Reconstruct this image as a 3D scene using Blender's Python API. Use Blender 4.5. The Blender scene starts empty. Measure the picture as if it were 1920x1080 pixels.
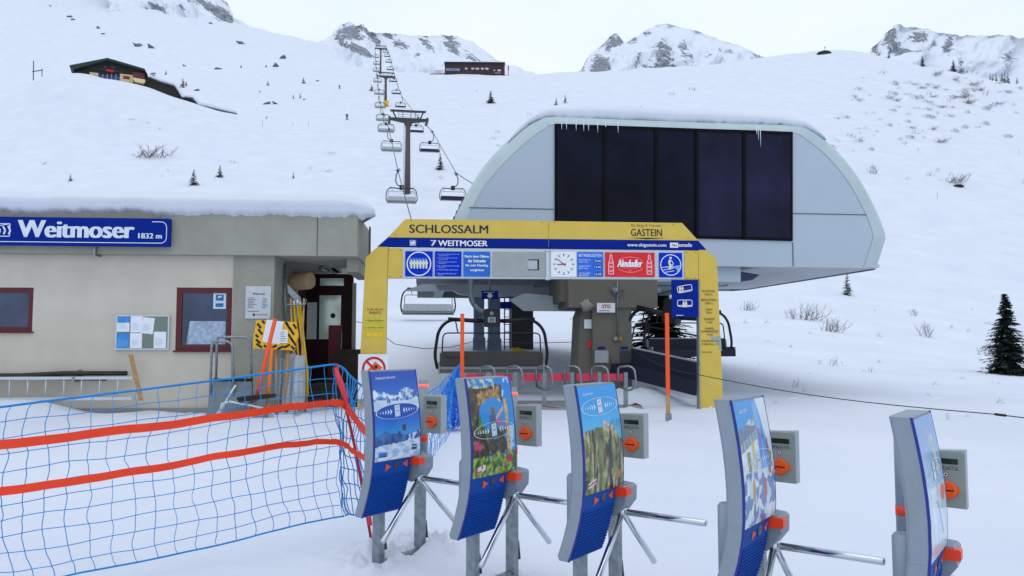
import bpy, bmesh, math, random
import numpy as np
from mathutils import Vector, Matrix, noise as mnoise
R = math.radians
sc = bpy.context.scene
# ------------------------------------------------------------------ camera, world, sun, exposure
F = 1500.0; CAMH = 1.55; PITCH = math.atan(100 / 1500.0)
cd = bpy.data.cameras.new('camera'); cam = bpy.data.objects.new('camera', cd)
sc.collection.objects.link(cam); sc.camera = cam
cd.sensor_width = 36.0; cd.lens = 36.0 * F / 1920.0; cd.clip_start = 0.05; cd.clip_end = 9000
cam.location = (0, 0, CAMH); cam.rotation_euler = (math.pi / 2 + PITCH, 0, 0)
w = bpy.data.worlds.new("World"); sc.world = w; w.use_nodes = True
nt = w.node_tree; nt.nodes.clear()
out = nt.nodes.new('ShaderNodeOutputWorld'); bg = nt.nodes.new('ShaderNodeBackground')
sky = nt.nodes.new('ShaderNodeTexSky'); sky.sky_type = 'NISHITA'; sky.sun_disc = False
sky.sun_elevation = R(76); sky.sun_rotation = R(205); sky.altitude = 1800
sk = nt.nodes.new('ShaderNodeVectorMath'); sk.operation = 'SCALE'; sk.inputs['Scale'].default_value = 0.10
nt.links.new(sky.outputs[0], sk.inputs[0])
tc = nt.nodes.new('ShaderNodeTexCoord'); mp = nt.nodes.new('ShaderNodeMapping')
mp.inputs['Scale'].default_value = (1.6, 1.6, 4.0)
cn = nt.nodes.new('ShaderNodeTexNoise'); cn.inputs['Scale'].default_value = 1.5; cn.inputs['Detail'].default_value = 5
cr = nt.nodes.new('ShaderNodeValToRGB')
cr.color_ramp.elements[0].position = 0.36; cr.color_ramp.elements[0].color = (0.74, 0.85, 1.0, 1)
cr.color_ramp.elements[1].position = 0.64; cr.color_ramp.elements[1].color = (0.87, 0.93, 1.0, 1)
nt.links.new(tc.outputs['Generated'], mp.inputs[0]); nt.links.new(mp.outputs[0], cn.inputs[0]); nt.links.new(cn.outputs[0], cr.inputs[0])
mx = nt.nodes.new('ShaderNodeMix'); mx.data_type = 'RGBA'; mx.inputs[0].default_value = 0.9
nt.links.new(sk.outputs[0], mx.inputs[6]); nt.links.new(cr.outputs[0], mx.inputs[7])
nt.links.new(mx.outputs[2], bg.inputs[0]); bg.inputs[1].default_value = 1.17
nt.links.new(bg.outputs[0], out.inputs[0])
sd = bpy.data.lights.new('sun', 'SUN'); sd.energy = 0.5; sd.angle = R(60); sd.color = (1.0, 0.98, 0.95)
sun = bpy.data.objects.new('sun', sd); sc.collection.objects.link(sun)
# the veiled sun stands behind the camera, slightly to the left
_el, _ro = R(76), R(205)
_dir = Vector((math.sin(_ro) * math.cos(_el), math.cos(_ro) * math.cos(_el), math.sin(_el)))
sun.rotation_euler = _dir.to_track_quat('Z', 'Y').to_euler()
sc.view_settings.view_transform = 'Standard'; sc.view_settings.look = 'None'
sc.view_settings.gamma = 1.0; sc.view_settings.use_curve_mapping = False; sc.view_settings.exposure = 0.0

# ------------------------------------------------------------------ helpers
def lin(c):
    if isinstance(c, str):
        c = [int(c[i:i + 2], 16) / 255 for i in (0, 2, 4)]
    return tuple(((x / 12.92) if x <= 0.04045 else ((x + 0.055) / 1.055) ** 2.4) for x in c)

def mat(name, col, rough=0.6, metal=0.0, var=0.08, scale=6.0, bump=0.0, bscale=40.0, spec=0.4, emit=0.0, dirt=None, alpha=1.0):
    m = bpy.data.materials.new(name); m.use_nodes = True
    t = m.node_tree; b = t.nodes['Principled BSDF']
    c = lin(col)
    b.inputs['Roughness'].default_value = rough; b.inputs['Metallic'].default_value = metal
    b.inputs['Specular IOR Level'].default_value = spec
    co = t.nodes.new('ShaderNodeTexCoord')
    n = t.nodes.new('ShaderNodeTexNoise'); n.inputs['Scale'].default_value = scale; n.inputs['Detail'].default_value = 6
    n.inputs['Roughness'].default_value = 0.6
    t.links.new(co.outputs['Object'], n.inputs['Vector'])
    r = t.nodes.new('ShaderNodeValToRGB'); r.color_ramp.elements[0].position = 0.3; r.color_ramp.elements[1].position = 0.7
    lo = [x * (1 - var) for x in c]; hi = [min(1, x * (1 + var)) for x in c]
    if dirt: lo = [a * 0.5 + d * 0.5 for a, d in zip(c, lin(dirt))]
    r.color_ramp.elements[0].color = (*lo, 1); r.color_ramp.elements[1].color = (*hi, 1)
    t.links.new(n.outputs[0], r.inputs[0]); t.links.new(r.outputs[0], b.inputs['Base Color'])
    if bump:
        n2 = t.nodes.new('ShaderNodeTexNoise'); n2.inputs['Scale'].default_value = bscale; n2.inputs['Detail'].default_value = 4
        t.links.new(co.outputs['Object'], n2.inputs['Vector'])
        bp = t.nodes.new('ShaderNodeBump'); bp.inputs['Strength'].default_value = bump; bp.inputs['Distance'].default_value = 0.02
        t.links.new(n2.outputs[0], bp.inputs['Height']); t.links.new(bp.outputs[0], b.inputs['Normal'])
    if emit:
        b.inputs['Emission Color'].default_value = (*c, 1); b.inputs['Emission Strength'].default_value = emit
    return m

_M = {}
def mm(name, *a, **k):
    if name not in _M: _M[name] = mat(name, *a, **k)
    return _M[name]

def tag(o, label=None, cat=None, group=None, kind=None):
    if label: o['label'] = label
    if cat: o['category'] = cat
    if group: o['group'] = group
    if kind: o['kind'] = kind
    return o

def empty(name, loc=(0, 0, 0), rz=0.0, label=None, cat=None, group=None, parent=None):
    o = bpy.data.objects.new(name, None); sc.collection.objects.link(o)
    o.location = loc; o.rotation_euler = (0, 0, rz); o.empty_display_size = 0.2
    if parent: o.parent = parent
    return tag(o, label, cat, group)

class MB:
    def __init__(s): s.v = []; s.f = []; s.m = []; s.sm = []
    def add(s, vs, fs, mi=0, smooth=False):
        b = len(s.v); s.v += [tuple(p) for p in vs]
        for f in fs: s.f.append([b + i for i in f]); s.m.append(mi); s.sm.append(smooth)
        return s
    def box(s, x0, x1, y0, y1, z0, z1, mi=0, M=None):
        vs = [Vector(p) for p in ((x0, y0, z0), (x1, y0, z0), (x1, y1, z0), (x0, y1, z0), (x0, y0, z1), (x1, y0, z1), (x1, y1, z1), (x0, y1, z1))]
        if M is not None: vs = [M @ p for p in vs]
        return s.add(vs, [(0, 3, 2, 1), (4, 5, 6, 7), (0, 1, 5, 4), (1, 2, 6, 5), (2, 3, 7, 6), (3, 0, 4, 7)], mi)
    def bbox(s, x0, x1, y0, y1, z0, z1, b=0.01, mi=0):
        # box with chamfered edges: octagonal section along y
        pts = [(x0 + b, z0), (x1 - b, z0), (x1, z0 + b), (x1, z1 - b), (x1 - b, z1), (x0 + b, z1), (x0, z1 - b), (x0, z0 + b)]
        return s.prism(pts, y0, y1, mi)
    def prism(s, pts, y0, y1, mi=0, smooth=False):
        # polygon in (x,z), extruded along y; y0,y1 may be functions of (x,z)
        n = len(pts)
        f0 = y0 if callable(y0) else (lambda x, z: y0); f1 = y1 if callable(y1) else (lambda x, z: y1)
        vs = [(x, f0(x, z), z) for x, z in pts] + [(x, f1(x, z), z) for x, z in pts]
        s.add(vs, [list(range(n)), [n + i for i in range(n)][::-1]], mi, False)
        b = len(s.v) - 2 * n
        for i in range(n):
            j = (i + 1) % n
            s.f.append([b + i, b + j, b + n + j, b + n + i]); s.m.append(mi); s.sm.append(smooth)
        return s
    def flat(s, pts, y, mi=0):
        # polygon facing -y
        return s.add([(x, y, z) for x, z in pts], [list(range(len(pts)))], mi)
    def rect(s, x0, x1, z0, z1, y, mi=0):
        return s.flat([(x0, z0), (x1, z0), (x1, z1), (x0, z1)], y, mi)
    def disc(s, x, z, r, y, mi=0, n=24, r2=None):
        a = [(math.cos(2 * math.pi * i / n), math.sin(2 * math.pi * i / n)) for i in range(n)]
        if r2 is None: return s.flat([(x + r * c, z + r * q) for c, q in a], y, mi)
        vs = [(x + r * c, y, z + r * q) for c, q in a] + [(x + r2 * c, y, z + r2 * q) for c, q in a]
        return s.add(vs, [(i, (i + 1) % n, n + (i + 1) % n, n + i) for i in range(n)], mi)
    def tube(s, pts, r, n=8, mi=0, caps=True, closed=False):
        pts = [Vector(p) for p in pts]; k = len(pts)
        rs = r if isinstance(r, (list, tuple)) else [r] * k
        vs = []; prev = None
        for i, p in enumerate(pts):
            if closed: t = pts[(i + 1) % k] - pts[i - 1]
            else: t = pts[min(i + 1, k - 1)] - pts[max(i - 1, 0)]
            if t.length < 1e-9: t = Vector((0, 0, 1))
            t.normalize()
            if prev is None:
                a = Vector((0, 0, 1)) if abs(t.z) < 0.9 else Vector((1, 0, 0)); u = t.cross(a).normalized()
            else:
                u = prev - t * prev.dot(t)
                u = u.normalized() if u.length > 1e-6 else t.orthogonal().normalized()
            prev = u; q = t.cross(u)
            for j in range(n):
                a = 2 * math.pi * j / n; vs.append(p + (u * math.cos(a) + q * math.sin(a)) * rs[i])
        fs = []
        for i in range(k if closed else k - 1):
            for j in range(n):
                a = i * n + j; b = i * n + (j + 1) % n; i2 = (i + 1) % k
                fs.append((a, b, i2 * n + (j + 1) % n, i2 * n + j))
        s.add(vs, fs, mi, n > 5)
        if caps and not closed:
            b = len(s.v) - len(vs)
            s.f.append([b + j for j in range(n)][::-1]); s.m.append(mi); s.sm.append(False)
            s.f.append([b + (k - 1) * n + j for j in range(n)]); s.m.append(mi); s.sm.append(False)
        return s
    def grid(s, fn, nu, nv, mi=0, smooth=True):
        vs = [fn(i / nu, j / nv) for j in range(nv + 1) for i in range(nu + 1)]
        fs = [(j * (nu + 1) + i, j * (nu + 1) + i + 1, (j + 1) * (nu + 1) + i + 1, (j + 1) * (nu + 1) + i) for j in range(nv) for i in range(nu)]
        return s.add(vs, fs, mi, smooth)
    def blob(s, c, rx, ry, rz, n=10, seed=0, amp=0.15, mi=0):
        vs = []; fs = []; nn = n
        for j in range(nn + 1):
            th = math.pi * j / nn
            for i in range(2 * nn):
                ph = math.pi * i / nn
                d = Vector((math.sin(th) * math.cos(ph), math.sin(th) * math.sin(ph), math.cos(th)))
                k = 1 + amp * mnoise.noise(d * 2.2 + Vector((seed, seed * 1.3, 0)))
                vs.append((c[0] + d.x * rx * k, c[1] + d.y * ry * k, c[2] + d.z * rz * k))
        for j in range(nn):
            for i in range(2 * nn):
                a = j * 2 * nn + i; b = j * 2 * nn + (i + 1) % (2 * nn)
                fs.append((a, b, b + 2 * nn, a + 2 * nn))
        return s.add(vs, fs, mi, True)
    def build(s, name, mats, parent=None, loc=None, fix=True, M=None, label=None):
        me = bpy.data.meshes.new(name)
        vs = s.v if M is None else [tuple(M @ Vector(p)) for p in s.v]
        me.from_pydata(vs, [], s.f)
        for m in (mats if isinstance(mats, (list, tuple)) else [mats]): me.materials.append(m)
        me.polygons.foreach_set('material_index', s.m); me.polygons.foreach_set('use_smooth', s.sm)
        me.update()
        if fix:
            bm = bmesh.new(); bm.from_mesh(me); bmesh.ops.recalc_face_normals(bm, faces=bm.faces); bm.to_mesh(me); bm.free()
        o = bpy.data.objects.new(name, me); sc.collection.objects.link(o)
        if parent: o.parent = parent
        if loc: o.location = loc
        if label: o['label'] = label
        return o

def copy_tree(o, parent=None):
    c = o.copy(); sc.collection.objects.link(c)
    if parent: c.parent = parent
    for ch in list(o.children): copy_tree(ch, c)
    return c

# pixel of the 1920x1080 photograph + depth -> world point
cP, sP = math.cos(PITCH), math.sin(PITCH)
def ray(px, py):
    u = (px - 960) / F; v = (540 - py) / F
    return u, cP - v * sP, sP + v * cP
def P(px, py, Y):
    x, y, z = ray(px, py); k = Y / y
    return Vector((x * k, Y, CAMH + z * k))
def zrow(py, Y): return P(960, py, Y).z
class Plane:
    def __init__(s, px, Y, deg):
        s.p = P(px, 640, Y); s.a = R(deg); s.e = Vector((math.cos(s.a), math.sin(s.a))); s.n = Vector((-math.sin(s.a), math.cos(s.a)))
    def uv(s, px, py, off=0.0):
        x, y, z = ray(px, py)
        k = (s.p.x * s.n.x + s.p.y * s.n.y + off) / (x * s.n.x + y * s.n.y)
        return ((x * k - s.p.x) * s.e.x + (y * k - s.p.y) * s.e.y, CAMH + z * k)
    def poly(s, pts, off=0.0): return [s.uv(a, b, off) for a, b in pts]
    def box(s, x0, y0, x1, y1, off=0.0):
        a = s.uv(x0, y0, off); b = s.uv(x1, y1, off)
        return min(a[0], b[0]), max(a[0], b[0]), min(a[1], b[1]), max(a[1], b[1])
    def root(s, name, **k): return empty(name, (s.p.x, s.p.y, 0), s.a, **k)

def text_geo(t, offset=0.0, shear=0.0):
    cu = bpy.data.curves.new('t', 'FONT'); cu.body = t; cu.size = 1; cu.offset = offset; cu.shear = shear
    cu.resolution_u = 3
    o = bpy.data.objects.new('t', cu); sc.collection.objects.link(o)
    dg = bpy.context.evaluated_depsgraph_get(); me = bpy.data.meshes.new_from_object(o.evaluated_get(dg))
    vs = [tuple(v.co) for v in me.vertices]; fs = [tuple(p.vertices) for p in me.polygons]
    bpy.data.objects.remove(o); bpy.data.curves.remove(cu); bpy.data.meshes.remove(me)
    return vs, fs
def text(mb, t, x0, x1, z0, z1, y, mi=0, offset=0.0, shear=0.0, fn=None, keep=False, center=True):
    """lettering fitted to the box x0..x1, z0..z1, facing -y (or mapped by fn(u,v))"""
    vs, fs = text_geo(t, 0.0, shear)
    if not vs: return
    xs = [v[0] for v in vs]; ys = [v[1] for v in vs]
    ax, bx, ay, by = min(xs), max(xs), min(ys), max(ys)
    kx = (x1 - x0) / (bx - ax); kz = (z1 - z0) / (by - ay)
    if keep: kx = kz = min(kx, kz)
    cx = (x0 + x1) / 2 - kx * (bx - ax) / 2 if keep and center else x0
    if fn is None: fn = lambda a, b: (a, y, b)
    B_ = offset * 0.55
    for k, dx in enumerate((0, -B_, B_) if B_ else (0,)):
        e = 0.0004 * k
        pp = [fn(cx + (v[0] - ax) * kx + dx * kz, z0 + (v[1] - ay) * kz) for v in vs]
        if y is not None: pp = [(p[0], p[1] - e, p[2]) for p in pp]
        mb.add(pp, fs, mi)

def smooth01(x): x = max(0.0, min(1.0, x)); return x * x * (3 - 2 * x)
def fbm(x, y, z=0.0, o=4):
    s = 0; a = 1; f = 1
    for _ in range(o): s += a * mnoise.noise(Vector((x * f, y * f, z + f))); a *= 0.5; f *= 2.03
    return s

# ------------------------------------------------------------------ terrain
YS = [22, 30, 40, 60, 80, 100, 129, 165, 200, 240, 285, 350, 418, 450, 520, 620, 750, 950]
# px : z at 22,30,40 then image rows
TC = {
 -2500: [0.3, 1.4, 2.4, 600, 545, 490, 425, 350, 295, 250, 215, 185, 160, 150, 120, 80, 30, -40],
 -600: [0.3, 1.4, 2.6, 598, 540, 478, 405, 320, 250, 235, 205, 175, 150, 140, 110, 70, 20, -50],
 0:    [0.3, 1.4, 2.6, 590, 522, 458, 378, 270, 170, 185, 182, 155, 140, 130, 95, 50, 5, -60],
 120:  [0.3, 1.4, 2.6, 590, 522, 458, 375, 262, 137, 160, 165, 150, 135, 125, 92, 55, 10, -50],
 190:  [0.3, 1.4, 2.6, 590, 521, 457, 374, 268, 149, 172, 174, 158, 135, 126, 94, 58, 16, -40],
 250:  [0.3, 1.4, 2.6, 590, 520, 455, 372, 272, 162, 180, 180, 155, 135, 127, 95, 60, 20, -30],
 370:  [0.3, 1.4, 2.6, 588, 518, 452, 370, 280, 203, 206, 200, 160, 135, 127, 100, 70, 38, 5],
 520:  [0.2, 1.4, 2.5, 585, 512, 446, 369, 292, 238, 220, 208, 168, 132, 122, 108, 82, 66, 90],
 620:  [0.2, 1.4, 2.5, 582, 506, 442, 368, 294, 246, 222, 206, 168, 134, 124, 118, 104, 100, 160],
 720:  [0.2, 1.35, 2.4, 580, 502, 440, 367, 292, 250, 224, 201, 166, 139, 134, 150, 175, 200, 240],
 900:  [0.2, 1.3, 2.3, 578, 500, 438, 366, 296, 254, 226, 200, 163, 143, 141, 180, 220, 260, 300],
 1100: [0.1, 1.0, 1.9, 575, 498, 436, 365, 300, 255, 224, 194, 155, 138, 137, 175, 220, 260, 300],
 1300: [0.0, 0.6, 1.3, 596, 535, 478, 395, 310, 258, 212, 178, 142, 127, 126, 165, 220, 260, 320],
 1550: [0.0, 0.2, 0.7, 615, 556, 495, 410, 320, 255, 200, 150, 108, 97, 104, 150, 220, 300, 360],
 1640: [0.0, 0.15, 0.5, 622, 562, 500, 412, 322, 257, 203, 150, 108, 102, 108, 160, 240, 300, 360],
 1750: [0.0, 0.1, 0.3, 640, 575, 510, 425, 335, 268, 215, 165, 125, 140, 150, 200, 260, 320, 380],
 1920: [0.0, 0.0, 0.0, 655, 592, 532, 440, 355, 290, 238, 198, 161, 170, 180, 230, 290, 340, 400],
 2300: [0.0, -0.2, -0.3, 662, 605, 550, 470, 390, 335, 290, 250, 220, 225, 235, 270, 320, 370, 420],
 5000: [0.0, -0.4, -0.8, 665, 620, 580, 520, 460, 420, 390, 360, 340, 345, 350, 370, 390, 410, 430],
}
TP = sorted(TC)
TZ = np.array([[v if i < 3 else zrow(v, YS[i]) for i, v in enumerate(TC[p])] for p in TP])
def pchip_slopes(x, y):
    h = np.diff(x); d = np.diff(y) / h; n = len(x); m = np.zeros(n)
    for i in range(1, n - 1):
        if d[i - 1] * d[i] > 0:
            w1 = 2 * h[i] + h[i - 1]; w2 = h[i] + 2 * h[i - 1]; m[i] = (w1 + w2) / (w1 / d[i - 1] + w2 / d[i])
    m[0] = 0.0; m[-1] = d[-1]
    return m
TM = np.array([pchip_slopes(np.array(YS, float), r) for r in TZ])
def herm(Y):
    i = min(max(int(np.searchsorted(YS, Y)) - 1, 0), len(YS) - 2)
    h = YS[i + 1] - YS[i]; t = (Y - YS[i]) / h
    a = 2 * t**3 - 3 * t**2 + 1; b = t**3 - 2 * t**2 + t; c = -2 * t**3 + 3 * t**2; d = t**3 - t**2
    return a * TZ[:, i] + b * h * TM[:, i] + c * TZ[:, i + 1] + d * h * TM[:, i + 1]
T1 = P(701.5, 800, 5.36); NX, NY = 0.809, -0.588
def znear(X, Y):
    s = (X - T1.x) * NX + (Y - 5.36) * NY
    z = -0.0466 * max(-1.0, min(s, 4.5)) * (1 - smooth01((Y - 6) / 8))
    z += 0.36 * math.exp(-((Y - 16.3) / 1.1) ** 2) * smooth01((-8.6 - X) / 1.2) * smooth01((Y + 0) / 5)
    return z
LUMPS = [(-.95, 5.75, .38, .085), (-.62, 6.15, .4, .09), (-.3, 5.1, .3, .03), (-.05, 5.5, .3, .03), (-5.6, 16.0, 1.4, .07), (-4.6, 16.4, .9, .10), (-3.7, 17.0, .8, .08), (-7.6, 16.2, 1.5, .09), (.5, 4.7, .25, .02), (-3.1, 17.6, .5, .10), (4.1, 17.7, .6, .06), (2.7, 18.2, .5, .06), (-3.2, 17.6, .6, .09), (4.55, 17.9, .5, .08), (3.02, 15.4, .25, .05), (-.95, 14.9, .3, .05), (-6.3, 15.9, .8, .08)]
def terrain(X, Y, nz=True):
    if Y <= 22:
        z = znear(X, Y)
        k = smooth01((Y - 20.7) / 1.3)
        base0 = float(np.interp(960 + F * X / 22, TP, TZ[:, 0]))
        z = z * (1 - k) + base0 * k
        if nz:
            z += 0.018 * fbm(X * 0.9, Y * 0.9, 3) + 0.006 * fbm(X * 5, Y * 5, 1, 2)
            if Y > 3:
                k2 = 0.0
                for (a, b, r_, h) in LUMPS:
                    d = math.hypot(X - a, Y - b) / r_
                    if d < 1.6: k2 = max(k2, h * math.exp(-d * d * 1.6))
                if k2: z += k2 * (0.35 + abs(fbm(X * 6, Y * 6, 4, 4)) * 2.2)
        return z
    px = 960 + F * X / Y
    zs = herm(min(Y, 950))
    i = min(max(int(np.searchsorted(TP, px)) - 1, 0), len(TP) - 2)
    t = max(0.0, min(1.0, (px - TP[i]) / (TP[i + 1] - TP[i])))
    # catmull-rom across the columns for smooth spurs
    p0 = zs[max(i - 1, 0)]; p1 = zs[i]; p2 = zs[i + 1]; p3 = zs[min(i + 2, len(TP) - 1)]
    h = TP[i + 1] - TP[i]
    m1 = (p2 - p0) / (TP[i + 1] - TP[max(i - 1, 0)]) * h; m2 = (p3 - p1) / (TP[min(i + 2, len(TP) - 1)] - TP[i]) * h
    z = (2 * t**3 - 3 * t**2 + 1) * p1 + (t**3 - 2 * t**2 + t) * m1 + (-2 * t**3 + 3 * t**2) * p2 + (t**3 - t**2) * m2
    if nz:
        k = smooth01((Y - 22) / 30)
        z += 0.018 * fbm(X * 0.9, Y * 0.9, 3) * (1 - k) + k * (0.25 + Y * 0.0022) * fbm(X * 0.05, Y * 0.038, 7, 3) * 1.0 + k * 0.045 * fbm(X * 0.25, Y * 0.2, 5, 2)
    return z
def hit(px, py):
    """ground point seen at a pixel"""
    Y = 3.0; prev = None
    while Y < 900:
        q = P(px, py, Y); g = terrain(q.x, q.y)
        if g >= q.z:
            lo, hi = prev, Y
            for _ in range(14):
                m = (lo + hi) / 2; q = P(px, py, m)
                if terrain(q.x, q.y) >= q.z: hi = m
                else: lo = m
            q = P(px, py, hi); return Vector((q.x, q.y, terrain(q.x, q.y)))
        prev = Y; Y *= 1.02
    return None

def snow_material():
    m = bpy.data.materials.new('snow'); m.use_nodes = True; t = m.node_tree; b = t.nodes['Principled BSDF']
    b.inputs['Roughness'].default_value = 0.75; b.inputs['Specular IOR Level'].default_value = 0.25
    co = t.nodes.new('ShaderNodeTexCoord')
    n = t.nodes.new('ShaderNodeTexNoise'); n.inputs['Scale'].default_value = 0.25; n.inputs['Detail'].default_value = 8
    t.links.new(co.outputs['Object'], n.inputs['Vector'])
    r = t.nodes.new('ShaderNodeValToRGB'); r.color_ramp.elements[0].position = 0.3; r.color_ramp.elements[1].position = 0.7
    r.color_ramp.elements[0].color = (0.61, 0.655, 0.75, 1); r.color_ramp.elements[1].color = (0.68, 0.71, 0.79, 1)
    t.links.new(n.outputs[0], r.inputs[0]); t.links.new(r.outputs[0], b.inputs['Base Color'])
    # groomed streaks, lumps and grains
    mp2 = t.nodes.new('ShaderNodeMapping'); mp2.inputs['Scale'].default_value = (0.5, 1.1, 1.0); mp2.inputs['Rotation'].default_value = (0, 0, R(14))
    t.links.new(co.outputs['Object'], mp2.inputs[0])
    n1 = t.nodes.new('ShaderNodeTexNoise'); n1.inputs['Scale'].default_value = 1.2; n1.inputs['Detail'].default_value = 6
    t.links.new(mp2.outputs[0], n1.inputs['Vector'])
    n2 = t.nodes.new('ShaderNodeTexNoise'); n2.inputs['Scale'].default_value = 9; n2.inputs['Detail'].default_value = 8; n2.inputs['Roughness'].default_value = 0.65
    t.links.new(co.outputs['Object'], n2.inputs['Vector'])
    b1 = t.nodes.new('ShaderNodeBump'); b1.inputs['Strength'].default_value = 0.2; b1.inputs['Distance'].default_value = 0.05
    b2 = t.nodes.new('ShaderNodeBump'); b2.inputs['Strength'].default_value = 0.28; b2.inputs['Distance'].default_value = 0.02
    t.links.new(n1.outputs[0], b1.inputs['Height']); t.links.new(n2.outputs[0], b2.inputs['Height'])
    n3 = t.nodes.new('ShaderNodeTexNoise'); n3.inputs['Scale'].default_value = 2.6; n3.inputs['Detail'].default_value = 5; n3.inputs['Distortion'].default_value = 0.6
    t.links.new(co.outputs['Object'], n3.inputs['Vector'])
    mp3 = t.nodes.new('ShaderNodeMapping'); mp3.inputs['Rotation'].default_value = (0, 0, R(-32)); mp3.inputs['Scale'].default_value = (5.0, 0.18, 1.0)
    t.links.new(co.outputs['Object'], mp3.inputs[0])
    n4 = t.nodes.new('ShaderNodeTexNoise'); n4.inputs['Scale'].default_value = 1.0; n4.inputs['Detail'].default_value = 3; t.links.new(mp3.outputs[0], n4.inputs['Vector'])
    b3 = t.nodes.new('ShaderNodeBump'); b3.inputs['Strength'].default_value = 0.25; b3.inputs['Distance'].default_value = 0.05
    b4 = t.nodes.new('ShaderNodeBump'); b4.inputs['Strength'].default_value = 0.25; b4.inputs['Distance'].default_value = 0.03
    t.links.new(n3.outputs[0], b3.inputs['Height']); t.links.new(n4.outputs[0], b4.inputs['Height'])
    t.links.new(b1.outputs[0], b3.inputs['Normal']); t.links.new(b3.outputs[0], b4.inputs['Normal'])
    t.links.new(b4.outputs[0], b2.inputs['Normal']); t.links.new(b2.outputs[0], b.inputs['Normal'])
    return m
SNOW = snow_material(); _M['snow'] = SNOW

def snow_ground():
    mb = MB()
    xs = sorted(set([round(x, 3) for x in list(np.arange(-7, 7.01, 0.11)) + list(np.arange(-1.8, .4, 0.035)) + list(np.arange(-16, -7, 0.3)) + list(np.arange(7, 16, 0.4)) + [-120, -80, -55, -40, -30, -24, -20, -18, 16, 18, 20, 24, 30, 40, 55, 80, 120]]))
    ys = [-60, -35, -20, -12, -7, -4, -2, 0] + list(np.arange(0.8, 5.0, 0.1)) + list(np.arange(5.0, 6.8, 0.04)) + list(np.arange(6.8, 9, 0.1)) + list(np.arange(9, 22.01, 0.25)); ys[-1] = 22.0
    nx = len(xs)
    mb.add([(x, y, terrain(x, y)) for y in ys for x in xs],
           [(j * nx + i, j * nx + i + 1, (j + 1) * nx + i + 1, (j + 1) * nx + i) for j in range(len(ys) - 1) for i in range(nx - 1)], 0, True)
    pxs = [-7000, -5000, -4000, -3000] + list(np.arange(-2500, -100, 60)) + list(np.arange(-100, 2050, 6)) + list(np.arange(2050, 5000, 70)) + [6000, 9000]
    Ys = [22.0]
    while Ys[-1] < 950: Ys.append(Ys[-1] * (1.012 if Ys[-1] > 60 else 1.02))
    nx = len(pxs)
    mb.add([((p - 960) / F * Y, Y, terrain((p - 960) / F * Y, Y)) for Y in Ys for p in pxs],
           [(j * nx + i, j * nx + i + 1, (j + 1) * nx + i + 1, (j + 1) * nx + i) for j in range(len(Ys) - 1) for i in range(nx - 1)], 0, True)
    o = mb.build('snow_ground', SNOW, fix=False); tag(o, kind='structure')
snow_ground()

# ------------------------------------------------------------------ far mountains
def rock_material():
    m = bpy.data.materials.new('snowy_rock'); m.use_nodes = True; t = m.node_tree; b = t.nodes['Principled BSDF']
    b.inputs['Roughness'].default_value = 0.85; b.inputs['Specular IOR Level'].default_value = 0.15
    at = t.nodes.new('ShaderNodeAttribute'); at.attribute_name = 'rock'
    co = t.nodes.new('ShaderNodeTexCoord')
    mp0 = t.nodes.new('ShaderNodeMapping'); mp0.inputs['Rotation'].default_value = (0, R(-40), 0); t.links.new(co.outputs['Object'], mp0.inputs[0])
    mp2 = t.nodes.new('ShaderNodeMapping'); mp2.inputs['Scale'].default_value = (0.55, 0.5, 1.7); t.links.new(mp0.outputs[0], mp2.inputs[0])
    n = t.nodes.new('ShaderNodeTexNoise'); n.inputs['Scale'].default_value = 0.075; n.inputs['Detail'].default_value = 10; n.inputs['Roughness'].default_value = 0.72
    t.links.new(mp2.outputs[0], n.inputs['Vector'])
    a1 = t.nodes.new('ShaderNodeMath'); a1.operation = 'MULTIPLY_ADD'; a1.inputs[1].default_value = 2.4; a1.inputs[2].default_value = -1.12
    t.links.new(n.outputs[0], a1.inputs[0])
    a2 = t.nodes.new('ShaderNodeMath'); a2.operation = 'ADD'; t.links.new(a1.outputs[0], a2.inputs[0]); t.links.new(at.outputs['Fac'], a2.inputs[1])
    r = t.nodes.new('ShaderNodeMapRange'); r.inputs[1].default_value = 0.42; r.inputs[2].default_value = 0.47
    t.links.new(a2.outputs[0], r.inputs[0])
    n3 = t.nodes.new('ShaderNodeTexNoise'); n3.inputs['Scale'].default_value = 0.15; n3.inputs['Detail'].default_value = 6
    t.links.new(co.outputs['Object'], n3.inputs['Vector'])
    rr = t.nodes.new('ShaderNodeValToRGB'); rr.color_ramp.elements[0].color = (0.12, 0.135, 0.17, 1); rr.color_ramp.elements[1].color = (0.32, 0.35, 0.40, 1)  # rock lightened to blue-grey, distance fade painted into the colour
    rr.color_ramp.elements[0].position = 0.3; rr.color_ramp.elements[1].position = 0.7
    t.links.new(n3.outputs[0], rr.inputs[0])
    mx = t.nodes.new('ShaderNodeMix'); mx.data_type = 'RGBA'; mx.inputs[6].default_value = (0.72, 0.76, 0.85, 1)
    t.links.new(r.outputs[0], mx.inputs[0]); t.links.new(rr.outputs[0], mx.inputs[7]); t.links.new(mx.outputs[2], b.inputs['Base Color'])
    bp = t.nodes.new('ShaderNodeBump'); bp.inputs['Strength'].default_value = 0.6; bp.inputs['Distance'].default_value = 4
    t.links.new(n.outputs[0], bp.inputs['Height']); t.links.new(bp.outputs[0], b.inputs['Normal'])
    return m
ROCK = rock_material()
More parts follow.
